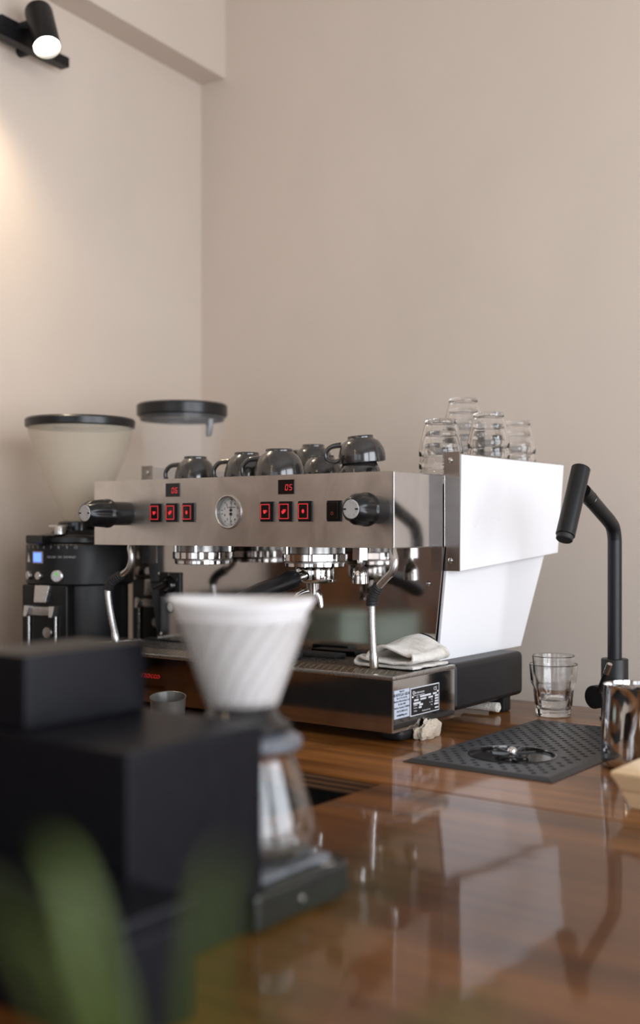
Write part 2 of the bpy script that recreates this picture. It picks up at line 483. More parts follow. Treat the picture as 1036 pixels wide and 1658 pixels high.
# splash back: polished sheet, narrower towards the drip tray
obj('backsplash', hexa([(-.677, .151, .109), (-.018, .151, .109), (-.018, .154, .109), (-.677, .154, .109),
                        (-.712, .151, .306), (.004, .151, .306), (.004, .154, .306), (-.712, .154, .306)]), 'mirror_steel', M, 0)
def screw(p, d, r, parent, m='chrome'):
    A = axis_mat(p, d)
    s = lathe([(0, .0018), (r*.55, .0016), (r, .0004), (r, 0), (0, 0)], 16, mat=A)
    o = obj('screw', s, m, parent, 50)
    return o
SX = [(.0274, 1), (-.7274, -1)]
for xo, sg in SX:
    xi = xo - sg*.006
    def yz(p): return [(min(xo, xi) if k == 0 else max(xo, xi), y, z) for k in (0, 1) for y, z in p]
    P4 = [(.1651, .2649), (.5533, .2895), (.5812, .4636), (.1712, .4640)]
    pts = yz(P4); a = pts[:4]; b = pts[4:]
    obj('side_panel', hexa(a+b, .0015), 'white_enamel', M, 30)
    P4 = [(.168, .268), (.551, .2915), (.5796, .4655), (.1712, .4662)]
    pts = [(xi-sg*.002, y, z) for y, z in P4]+[(xi, y, z) for y, z in P4]
    obj('panel_backing', hexa(pts), 'satin_steel', M, 0)
    # lower side panel leaning inwards
    xt, xb2 = (xo-sg*.020), (xo-sg*.0424)
    t = -sg*.006
    pts = [(xb2, .1655, .109), (xb2, .477, .109), (xt, .538, .292), (xt, .1590, .292)]
    pts2 = [(x+t, y, z) for x, y, z in pts]
    obj('lower_side_panel', hexa(pts+pts2, .001), 'white_enamel', M, 30)
    fx0, fx1 = sorted((xo-sg*.0265, xo+sg*.0028))
    fl = obj('corner_flange', box(fx0, fx1, .157, .1605, .2655, .468), 'flange_steel', M, 0)
    fxm = (fx0+fx1)/2 - sg*.002
    screw((fxm, .1566, .454), (0, -1, 0), .0048, fl); screw((fxm, .1566, .283), (0, -1, 0), .0048, fl)
    lf = obj('flange_foot', box(*sorted((xo-sg*.048, xo-sg*.0265)), .1495, .1508, .2655, .306), 'flange_steel', M, 0)
    screw((xo-sg*.054, .1505, .243), (0, -1, 0), .0045, M)
screw((-.668, .1505, .1205), (0, -1, 0), .0042, M)
# base and feet
obj('base', box(-.7274, .0274, .1495, .4043, .0277, .1092, .010, 4), 'black_powder', M, 30)
for x, y in ((.0045, .361), (-.7045, .361)):
    obj('foot', box(x-.022, x+.011, y-.0135, y+.0155, .0, .034, .004), 'black_rubber', M, 30)
for x, y in ((.0, .011), (-.70, .011)):
    obj('foot', box(x-.022, x+.022, y-.022, y+.022, .0, .022, .010, 3), 'black_rubber', M, 30)
# drip tray
dt = BM()
box(-.7274, .0262, -.0418, -.0388, .0189, .1010, bm=dt); box(-.7274, -.7244, -.0388, .1488, .0189, .1010, bm=dt)
box(-.7244, .0232, -.0388, .1488, .0189, .0219, bm=dt); box(-.7244, .0232, .1458, .1488, .0219, .1010, bm=dt)
tray = obj('drip_tray', dt, 'tray_steel', M, 0)
obj('tray_side', box(.0232, .0265, -.0420, .1488, .0189, .1010, .0008), 'polished_steel', M, 30)
rim = BM()
box(-.7290, .0282, -.0436, -.033, .1010, .1082, .0016, bm=rim); box(.0190, .0282, -.033, .1492, .1010, .1082, .0016, bm=rim)
box(-.7290, -.720, -.033, .1492, .1010, .1082, .0016, bm=rim)
obj('tray_rim', rim, 'satin_steel', M, 30)
obj('deck', holed([(-.72, -.033), (.019, -.033), (.019, .043), (-.72, .043)],
    [circle(-.70+i*.0125+(j % 2)*.006, -.022+j*.012, .0030, 8) for i in range(57) for j in range(5)], .002, lambda u, v, t: (u, v, .1045+t)), 'wet_deck', M, 0)
gr = BM()
for k in range(9): box(-.72, .019, .049+k*.0115, .0525+k*.0115, .100, .1062, bm=gr)
for k in range(5): box(-.715+k*.18, -.711+k*.18, .045, .147, .097, .100, bm=gr)
g_o = obj('grate', gr, 'satin_steel', M, 0)
obj('rubber_pad', box(-.330, -.245, .050, .082, .1062, .116, .002), 'black_rubber', M, 30)
obj('rubber_pad', box(-.290, -.190, .104, .138, .1062, .114, .002), 'black_rubber', M, 30)
# raised red word on the tray front
me = text('la marzocco', .0165, .0008, 'RIGHT', 'BOTTOM', 1.05)
obj('lettering', me, 'badge_red', M, 0, loc=(-.4785, -.0424, .0600), rot=(PI/2, 0, 0))
# control panel: displays, keys, gauge
def front_box(x0, x1, z0, z1, y0, y1, bev=0): return box(x0, x1, y0, y1, z0, z1, bev)
SEG = {'0': 'abcdef', '5': 'acdfg', '6': 'acdefg'}
def digit(ch, x, z, wd, ht, bm):
    t = wd*.2; sl = .14
    def bar(x0, z0, x1, z1): 
        f = lambda u, v: (x+u+v*sl, -.0017, z+v)
        bm.faces.new([bm.verts.new(f(u, v)) for u, v in ((x0, z0), (x1, z0), (x1, z1), (x0, z1))])
    for s in SEG[ch]:
        if s == 'a': bar(t*.6, ht-t, wd-t*.6, ht)
        if s == 'd': bar(t*.6, 0, wd-t*.6, t)
        if s == 'g': bar(t*.8, ht/2-t/2, wd-t*.8, ht/2+t/2)
        if s == 'f': bar(0, ht/2+t*.3, t, ht-t*.3)
        if s == 'e': bar(0, t*.3, t, ht/2-t*.3)
        if s == 'b': bar(wd-t, ht/2+t*.3, wd, ht-t*.3)
        if s == 'c': bar(wd-t, t*.3, wd, ht/2-t*.3)
for x0, x1, txt in ((-.5042, -.4693, '06'), (-.2354, -.2009, '05')):
    d = obj('display', front_box(x0, x1, .3966, .4214, -.0015, .004), 'black_gloss', M, 0)
    bm = BM()
    for k, ch in enumerate(txt): digit(ch, x0+.0150+k*.0088, .4030, .0062, .0102, bm)
    obj('digits', bm, 'red_glow', d, 0)
def key(x0, x1, z0, z1, icon):
    b = obj('key', front_box(x0, x1, z0, z1, -.0030, .002, .0008), 'black_plastic', M, 30)
    cx, cz = (x0+x1)/2-.002, (z0+z1)/2
    hw, hh = (x1-x0)/2-.0045, (z1-z0)/2-.0045
    cx2 = cx
    obj('rocker', box(cx2-hw-.0015, cx2+hw+.0015, -.0052, -.003, cz-hh-.0015, cz+hh+.0015, .0006), 'black_gloss', b, 30)
    if icon is None:
        ring = holed([(cx2+u, cz-.004+v) for u, v in circle(0, 0, .0028, 16)], [[(cx2+u, cz-.004+v) for u, v in circle(0, 0, .0018, 16)]], .0002, lambda u, v, t: (u, -.0053-t, v))
        obj('glow_icon', ring, 'red_dim', b, 0); return
    t = .0013
    fr = holed([(cx2-hw, cz-hh), (cx2+hw, cz-hh), (cx2+hw, cz+hh), (cx2-hw, cz+hh)],
               [[(cx2-hw+t, cz-hh+t), (cx2+hw-t, cz-hh+t), (cx2+hw-t, cz+hh-t), (cx2-hw+t, cz+hh-t)]], .0003, lambda u, v, q: (u, -.0053-q, v))
    obj('glow_frame', fr, 'red_glow', b, 0)
    f = lambda u, v: (cx2+u, -.0056, cz+v)
    bm = BM()
    def cup(ox, oz, s):
        flat([[(ox+s*u, oz+s*v) for u, v in ((-.0035, .0028), (.0025, .0028), (.0022, -.0005), (.0010, -.0028), (-.0020, -.0028), (-.0032, -.0005))]], f, bm)
        R = [(ox+s*(.0030+.0018*math.cos(a)), oz+s*(.0010+.0018*math.sin(a))) for a in [PI*2*i/12 for i in range(12)]]
        r = [(ox+s*(.0030+.0010*math.cos(a)), oz+s*(.0010+.0010*math.sin(a))) for a in [PI*2*i/12 for i in range(12)]]
        for i in range(12):
            j = (i+1) % 12; flat([[R[i], R[j], r[j], r[i]]], f, bm)
    if icon == 'cup': cup(-.0003, -.0005, 1.1)
    elif icon == 'cups': cup(-.0012, -.0014, 1.0); cup(.0012, .0012, .85)
    else: flat([[(u, v) for u, v in circle(0, 0, .0027, 20, .0036)]], f, bm)
    obj('glow_icon', bm, 'red_glow', b, 0)
for x0, icon in ((-.5430, 'cup'), (-.5018, 'cups'), (-.4600, 'dot'), (-.2740, 'cup'), (-.2326, 'cups'), (-.1910, 'dot'), (-.1304, None)):
    key(x0, x0+.0294, .3496, .3844, icon)
# pressure gauge set into the plate
A = axis_mat((GX, .004, GZ), (0, -1, 0))
ga = obj('gauge', lathe([(GR+.0035, .004), (GR+.0035, .0062), (GR+.001, .0066), (GR-.0008, .0055), (GR-.0008, -.006), (GR+.0, -.0062), (GR+.0006, .004)], 48, mat=A, closed=True), 'satin_steel', M, 40)
obj('dial', lathe([(0, -.0045), (GR-.0006, -.0045), (GR-.0006, -.006), (0, -.006)], 40, mat=A), 'dial_white', ga, 30)
f = lambda u, v: (GX+u, .0083, GZ+v)
bm = BM()
for half in (1, -1):
    for k in range(25):
        a = math.radians(8+k*(164/24)); r0 = .0225 if k % 6 else .0205
        wd = .0003 if k % 6 else .0007
        ca, sa = math.cos(a), math.sin(a)*half
        flat([[(r0*ca-wd*sa, r0*sa+wd*ca), (.0245*ca-wd*sa, .0245*sa+wd*ca), (.0245*ca+wd*sa, .0245*sa-wd*ca), (r0*ca+wd*sa, r0*sa-wd*ca)]], f, bm)
obj('scale_mark', bm, 'print_black', ga, 0)
parts = []
for k, (s, a, half) in enumerate((('1', 160, 1), ('2', 130, 1), ('3', 95, 1), ('4', 60, 1), ('5', 25, 1), ('0', 200, 1), ('3', 235, 1), ('6', 270, 1), ('9', 300, 1), ('12', 335, 1))):
    a = math.radians(a); parts.append((text(s, .0062), T((GX+.0165*math.cos(a), .0082, GZ+.0165*math.sin(a))) @ FRONT))
parts.append((text('la marzocco', .0040), T((GX, .0082, GZ+.0085)) @ FRONT))
obj('dial_print', joined(parts), 'print_black', ga, 0)
for zc, ang, ln in ((.0032, 80, .0200), (-.0036, -95, .0185)):
    a = math.radians(ang); ca, sa = math.cos(a), math.sin(a); wd = .0006
    bm = flat([[(-wd*sa, zc+wd*ca), (ln*ca-wd*.6*sa, zc+ln*sa+wd*.6*ca), (ln*ca+wd*.6*sa, zc+ln*sa-wd*.6*ca), (wd*sa, zc-wd*ca)]], lambda u, v: (GX+u, .0066, GZ+v))
    lathe([(0, .0012), (.0028, .0010), (.0029, 0), (0, 0)], 18, bm, axis_mat((GX, .0072, GZ+zc), (0, -1, 0)))
    obj('needle', bm, 'print_black', ga, 30)
# steam knobs
def knob(x, z, ln, name='steam_knob'):
    A = axis_mat((x, .0, z), (0, -1, 0))
    base = lathe([(0, -.002), (.0215, -.002), (.0225, .003), (.0225, ln*.45), (.0, ln*.45)], 36, mat=A)
    k = obj(name, base, 'black_plastic', M, 30)
    rb = lambda r, zz, a: r*(1-.10*max(0, math.cos(6*a))**2) if .5*ln < zz < .93*ln else r
    grip = lathe([(.0225, ln*.44), (.0272, ln*.45), (.0272, ln*.50), (.0255, ln*.54), (.0252, ln*.58), (.0250, ln*.80), (.0225, ln*.90), (.0175, ln*.985), (.0165, ln), (.0, ln)], 72, mat=A, rfun=rb)
    obj('knob_grip', grip, 'black_plastic', k, 30)
    for i in range(6):
        a = 2*PI*i/6 + PI/6
        B = A @ Matrix.Rotation(a, 4, 'Z')
        bmk = hexa([B @ Vector(p) for p in ((.0238, -.0042, ln*.60), (.0238, .0042, ln*.60), (.0226, .0, ln*.88), (.0226, -.0002, ln*.88),
                                            (.0262, -.0036, ln*.60), (.0262, .0036, ln*.60), (.0240, .0, ln*.86), (.0240, -.0002, ln*.86))], 0)
        obj('grip_rib', bmk, 'black_gloss', k, 0)
    cap = obj('knob_cap', lathe([(0, ln+.0012), (.0145, ln+.0010), (.0152, ln), (.0, ln-.001)], 36, mat=A), 'cap_grey', k, 40)
    for s in (-1, 1):
        obj('cap_notch', box(x+s*.0115-.003, x+s*.0115+.003, -ln-.0016, -ln-.0008, z-.0013, z+.0013), 'black_plastic', k, 0)
    parts = []
    for i, ch in enumerate('VAPORE STEAM '):
        a = PI/2 - i*2*PI/13
        parts.append((text(ch, .0042), T((x+.0112*math.cos(a), -ln-.0013, z+.0112*math.sin(a))) @ FRONT @ Matrix.Rotation(a-PI/2, 4, 'Z')))
    obj('cap_print', joined(parts), 'print_grey', k, 0)
knob(-.610, .366, .105); knob(-.028, .3682, .078)
# group heads
def group(x):
    y = .07
    A = T((x, y, 0))
    g = obj('group_head', lathe([(0, .3060), (.047, .3060), (.047, .294), (.053, .2935), (.053, .277), (.0, .277)], 48, mat=A), 'dark_steel', M, 30)
    ring = lathe([(.048, .2935), (.0570, .2935), (.0575, .2925), (.0575, .2815), (.0565, .2800), (.050, .2795), (.050, .2785), (.0525, .2780), (.0525, .2715), (.0505, .2705), (.038, .2705), (.038, .279), (.048, .279)], 64, mat=A, closed=True,
                 rfun=lambda r, z, a: r*(1-.03*(math.cos(8*a) > .55)) if r > .056 else r)
    obj('group_collar', ring, 'chrome', g, 25)
    obj('shower_screen', lathe([(0, .2765), (.037, .2765), (.038, .2785), (0, .2785)], 32, mat=A), 'satin_steel', g, 30)
    for a in (.9, 2.2, 4.05, 5.2):
        obj('collar_bolt', lathe([(0, .3060), (.0042, .3060), (.0042, .2935), (0, .2935)], 12, mat=T((x+.051*math.cos(a), y+.051*math.sin(a), 0))), 'chrome', g, 30)
for x in (-.2096, -.4766): group(x)
# hot water outlet
NX, NY = -.113, .07
wo = obj('water_outlet', lathe([(0, .306), (.0145, .306), (.0145, .284), (.0, .284)], 6, mat=T((NX, NY, 0))), 'satin_steel', M, 20)
obj('outlet_stem', lathe([(0, .285), (.0052, .285), (.0050, .276), (.008, .272), (0, .272)], 20, mat=T((NX, NY, 0))), 'chrome', wo, 40)
obj('outlet_bell', lathe([(0, .276), (.0062, .2755), (.0105, .270), (.0130, .262), (.0136, .258), (.0130, .2575), (.0138, .257), (.0140, .244), (.0115, .244), (.0112, .256), (0, .258)], 28, mat=T((NX, NY, 0))), 'chrome', wo, 35)
# steam wands
def wand(pts, grip, tip):
    wn = obj('steam_wand', tube(pts, .0062, 14, sub=6), 'satin_steel', M, 50)
    g = tube(grip, .0090, 16, sub=5)
    k = obj('wand_grip', g, 'black_rubber', wn, 50)
    P = [Vector(p) for p in grip]
    bmr = BM()
    for i in range(9):
        t = (i+.6)/9.6*(len(P)-1); a = int(t); p = P[a].lerp(P[min(a+1, len(P)-1)], t-a); d = (P[min(a+1, len(P)-1)]-P[a])
        if d.length < 1e-6: d = P[-1]-P[-2]
        lathe([(.0088, -.0008), (.0099, 0), (.0088, .0008)], 16, bmr, axis_mat(p, d))
    obj('grip_ridge', bmr, 'black_rubber', wn, 50)
    p0, p1 = Vector(tip[0]), Vector(tip[1])
    ln = (p1-p0).length
    obj('wand_tip', lathe([(0, -.001), (.0064, -.001), (.0072, ln*.25), (.0076, ln*.85), (.0060, ln), (0, ln)], 20, mat=axis_mat(p0, p1-p0)), 'satin_steel', wn, 40)
wand([(-.0070, .010, .3070), (-.0010, .001, .2990), (.0050, -.004, .285), (.0015, -.005, .270), (-.0109, -.005, .2585), (-.0250, -.005, .2450), (-.0345, -.005, .234), (-.0385, -.005, .220), (-.0385, -.005, .19), (-.0365, -.005, .15), (-.0350, -.005, .134)],
     [(-.0250, -.005, .2450), (-.0315, -.005, .2385), (-.0355, -.005, .231), (-.0382, -.005, .222), (-.0388, -.005, .213)],
     [(-.0352, -.005, .136), (-.0336, -.005, .1125)])
wand([(-.610, .012, .307), (-.602, .002, .299), (-.5965, .0, .287), (-.598, .0, .272), (-.607, .0, .258), (-.6275, .0, .2465), (-.6480, .0, .2375), (-.6595, .0, .2245), (-.6615, .0, .208), (-.6525, .0, .168), (-.6420, .0, .134)],
     [(-.6230, .0, .2490), (-.637, .0, .2430), (-.6490, .0, .2365), (-.6575, .0, .2280), (-.6610, .0, .2185)],
     [(-.6430, .0, .136), (-.6385, .0, .1130)])
# rotary mains switch and pilot lamp on the splash back
sw = obj('rotary_switch', box(-.668, -.609, .1455, .151, .198, .248, .002), 'black_plastic', M, 30)
A = axis_mat((-.6405, .1455, .222), (0, -1, 0))
obj('switch_dial', lathe([(0, .010), (.012, .010), (.017, .006), (.019, 0), (0, 0)], 32, mat=A), 'black_gloss', sw, 35)
obj('switch_lever', tube([(-.638, .132, .225), (-.662, .126, .2155)], [.0075, .0068], 14), 'black_gloss', sw, 40)
parts = [(text('0', .008), T((-.640, .1452, .2435)) @ FRONT), (text('1', .008), T((-.6165, .1452, .2335)) @ FRONT)]
obj('switch_print', joined(parts), 'print_grey', sw, 0)
A = axis_mat((-.640, .151, .1765), (0, -1, 0))
pl = obj('pilot_lamp', lathe([(.0118, -.0005), (.0118, .002), (.0105, .003), (.0095, .002), (.0095, -.0005)], 32, mat=A, closed=True), 'black_plastic', M, 40)
obj('lamp_lens', lathe([(0, .0022), (.006, .0018), (.0094, .0005), (0, 0)], 24, mat=A), 'dial_white', pl, 40)
# sticker and rating plate on the tray side (face +X)
XS = .0266
st = obj('importer_sticker', box(XS, XS+.0004, -.0395, .0045, .0405, .0850), 'label_blue_white', M, 0)
lines = [('Importer', .0034, .0826), ('KAFFEGA GIDA', .0058, .0772), ('San. ve Tic. Ltd. Sti.', .0034, .0722), ('Barbaros Mah. Sardunya Cad.', .0033, .0674), ('Sk. No: 34/A', .0036, .0624), ('Besiktas / Istanbul / TURKIYE', .0032, .0572), ('+90 212 000 16 16', .0036, .0515), ('info@kaffega.com', .0036, .0455)]
obj('sticker_print', joined([(text(s, z0*1.15), T((XS+.0006, -.0175, zz)) @ SIDE) for s, z0, zz in lines]), 'print_black', st, 0)
rp = obj('rating_plate', box(XS, XS+.0010, .0070, .0955, .0388, .0838), 'label_white', M, 0)
obj('plate_field', box(XS+.0010, XS+.0013, .0088, .0938, .0403, .0823), 'label_black', rp, 0)
fp = lambda u, v: (XS+.0015, .0088+u, .0403+v)
bm = BM()
for u0, u1, v0, v1 in ((.026, .060, .0262, .0292), (.066, .078, .0262, .0292), (.008, .022, .0218, .0246), (.027, .045, .0218, .0246), (.052, .066, .0218, .0246), (.072, .083, .0222, .0252),
                       (.006, .028, .0165, .0198), (.072, .083, .0178, .0206), (.024, .035, .0130, .0162), (.072, .083, .0134, .0162), (.022, .031, .0090, .0120), (.070, .083, .0088, .0120), (.072, .083, .0030, .0054)):
    flat([[(u0, v0), (u1, v0), (u1, v1), (u0, v1)]], fp, bm)
obj('plate_blank', bm, 'label_white', rp, 0)
parts = [(text('la marzocco', .0058), T((XS+.0016, .0335, .0755)) @ SIDE), (text('CE', .0085), T((XS+.0016, .0820, .0755)) @ SIDE), (text('Made in Italy  Scarperia Firenze', .0026), T((XS+.0016, .0320, .0712)) @ SIDE)]
for u, v, s in ((.012, .0150, 'Serial No'), (.012, .0110, 'Pressure'), (.012, .0060, 'IP Class'), (.045, .0040, 'Manufactured in Italy'), (.062, .0190, 'Volt'), (.060, .0148, 'Hz   kW'), (.062, .0104, 'Year'), (.018, .0276, 'Mod.')):
    parts.append((text(s, .0030), T((XS+.0016, .0088+u, .0403+v)) @ SIDE))
for a in range(1):
    parts.append((text('O', .0090), T((XS+.0016, .0155, .0755)) @ SIDE)); parts.append((text('I', .0060), T((XS+.0016, .0155, .0755)) @ SIDE))
obj('plate_print', joined(parts), 'label_white', rp, 0)
screw((XS+.0013, .0130, .0690), (1, 0, 0), .0030, rp); screw((XS+.0013, .0905, .0700), (1, 0, 0), .0030, rp)

# portafilter locked in the group by the steam wand
pf = thing('portafilter', 'chrome double-spout portafilter with black handle, locked in a group head', 'portafilter')
gx, gy = -.2096, .07
obj('basket_holder', lathe([(0, .2700), (.0335, .2700), (.0345, .268), (.0345, .2505), (.0325, .2450), (.030, .2425), (.0, .2405)], 48, mat=T((gx, gy, 0))), 'chrome', pf, 35)
obj('handle_neck', tube([(gx, gy-.028, .2570), (gx-.002, gy-.056, .2515)], [.0095, .0075], 16), 'chrome', pf, 40)
obj('handle', tube([(gx-.002, gy-.054, .2520), (gx-.002, gy-.058, .2512), (gx-.003, gy-.070, .2490), (gx-.004, gy-.094, .2430), (gx-.007, gy-.140, .2325), (gx-.010, gy-.185, .2180), (gx-.012, gy-.203, .2120), (gx-.0122, gy-.206, .2110)],
                   [.0125, .0162, .0166, .0145, .0155, .0158, .0130, .004], 20, sub=4), 'black_plastic', pf, 50)
obj('spout_stem', lathe([(0, .243), (.0135, .243), (.0120, .232), (.0112, .222), (.0, .220)], 24, mat=T((gx-.001, gy-.004, 0))), 'chrome', pf, 40)
for path, rad in (([(0, 0, .228), (-.0105, -.0075, .2265), (-.0205, -.0150, .2205), (-.0255, -.0190, .2100), (-.0262, -.0195, .2010)], [.0095, .0090, .0080, .0066, .0056]),
                  ([(0, 0, .228), (.0050, .0010, .2250), (.0095, .0020, .2170), (.0125, .0025, .2060), (.0135, .0025, .1985)], [.0095, .0085, .0074, .0060, .0050])):
    obj('spout', tube([(gx+u, gy-.004+v, z) for u, v, z in path], rad, 16, sub=5), 'chrome', pf, 50)
obj('locking_lug', box(gx+.030, gx+.042, gy-.006, gy+.006, .2435, .2500, .0015), 'chrome', pf, 30)

# ------------------------------------------------------------------ cloths
def make_cloth(name, path, y0, y1, amp, mat, label, cat, zmin, ny=46, th=.0050, seedv=0.0, edge=0.0):
    """folded cloth: cross-section path in x-z swept along y with wrinkles"""
    P = []
    for i in range(len(path)-1):
        p0, p1, p2, p3 = [Vector(path[min(max(k, 0), len(path)-1)]) for k in (i-1, i, i+1, i+2)]
        for k in range(7):
            t = k/7
            P.append(.5*((2*p1)+(p2-p0)*t+(2*p0-5*p1+4*p2-p3)*t*t+(3*p1-p0-3*p2+p3)*t**3))
    P.append(Vector(path[-1]))
    bm = bmesh.new(); G = []
    for j in range(ny):
        v = j/(ny-1); row = []
        for i, p in enumerate(P):
            s = i/len(P)
            nz = noise.noise(Vector((p.x*26+seedv, v*3.4+s*1.5, s*6)))
            n2 = noise.noise(Vector((p.x*70+seedv, v*9, s*11+3)))
            y = y0+(y1-y0)*v + .006*noise.noise(Vector((s*7, seedv, v))) + edge*math.sin(s*9)
            x = p.x + .004*noise.noise(Vector((v*4, s*5, seedv)))
            z = p.z + amp*(.7*nz+.3*n2)*(.35+.65*min(1, (p.z-zmin)/.02))
            if s > .68: z += .013*v*v*math.sin(min(1, (s-.68)/.2)*PI/2)
            row.append(bm.verts.new((x, y, max(zmin+th*.55, z))))
        G.append(row)
    for a, b in zip(G, G[1:]):
        for i in range(len(P)-1): bm.faces.new((a[i], a[i+1], b[i+1], b[i]))
    o = obj(name, bm, mat, smooth=80); o.location = (0, 0, CT)
    so = o.modifiers.new('thickness', 'SOLIDIFY'); so.thickness = th; so.offset = 0
    ss = o.modifiers.new('soft', 'SUBSURF'); ss.levels = 2; ss.render_levels = 2
    return tag(o, label, cat)
zr = .1084
make_cloth('bar_towel', [(x, 0, z) for x, z in ((.018, zr+.003), (-.02, zr+.003), (-.06, zr+.003), (-.088, zr+.003), (-.098, zr+.006), (-.0985, zr+.0115), (-.090, zr+.0165), (-.070, zr+.0125), (-.03, zr+.0105), (.000, zr+.011), (.014, zr+.0125), (.0195, zr+.0165), (.015, zr+.022), (.002, zr+.0235), (-.022, zr+.0300), (-.045, zr+.0345), (-.062, zr+.0290), (-.076, zr+.0190))],
           .030, .143, .0045, 'towel_cloth', 'folded white terry towel lying on the drip tray under the steam wand', 'towel', zr, edge=.003)
def blob(name, c, r, mat, label, cat, amp, fr, zmin=0.0, sv=0):
    bm = bmesh.new(); bmesh.ops.create_icosphere(bm, subdivisions=5, radius=1)
    for v in bm.verts:
        d = v.co.copy()
        k = 1 + amp*noise.turbulence(Vector((d.x*fr+sv, d.y*fr, d.z*fr*.45)), 4, False) - amp*.5
        p = Vector((c[0]+d.x*r[0]*k, c[1]+d.y*r[1]*k, c[2]+d.z*r[2]*k)); p.z = max(zmin+.0004, p.z)
        if p.x < .0295: p.z = min(p.z, .0182)
        if p.y < .0345: p.x = max(p.x, .0232)
        v.co = p
    o = obj(name, bm, mat, smooth=80); o.location = (0, 0, CT)
    return tag(o, label, cat)
blob('crumpled_rag', (.031, .049, .010), (.0200, .036, .025), 'rag_cloth', 'crumpled beige rag stuffed beside the front foot of the machine', 'rag', .42, 1.5)
# rolled rag behind: spiral roll
bm = bmesh.new(); rows = []
for j in range(30):
    t = j/29; row = []
    c = Vector((-.052+.070*t, .316+.006*t, .0118))
    for i in range(60):
        a = i/59*2*PI*2.6; r = .0028+.0075*i/59
        r *= 1+.06*noise.noise(Vector((t*6, a, 2)))
        row.append(bm.verts.new(c+Vector((.0015*noise.noise(Vector((a, t*3, 0))), r*math.cos(a), max(-.0112, r*math.sin(a)))) ))
    rows.append(row)
for a, b in zip(rows, rows[1:]):
    for i in range(59): bm.faces.new((a[i], a[i+1], b[i+1], b[i]))
o = obj('rolled_rag', bm, 'towel_cloth', smooth=80); o.location = (0, 0, CT)
so = o.modifiers.new('thickness', 'SOLIDIFY'); so.thickness = .0012
tag(o, 'beige rag rolled up under the black base near the rear foot', 'rag')

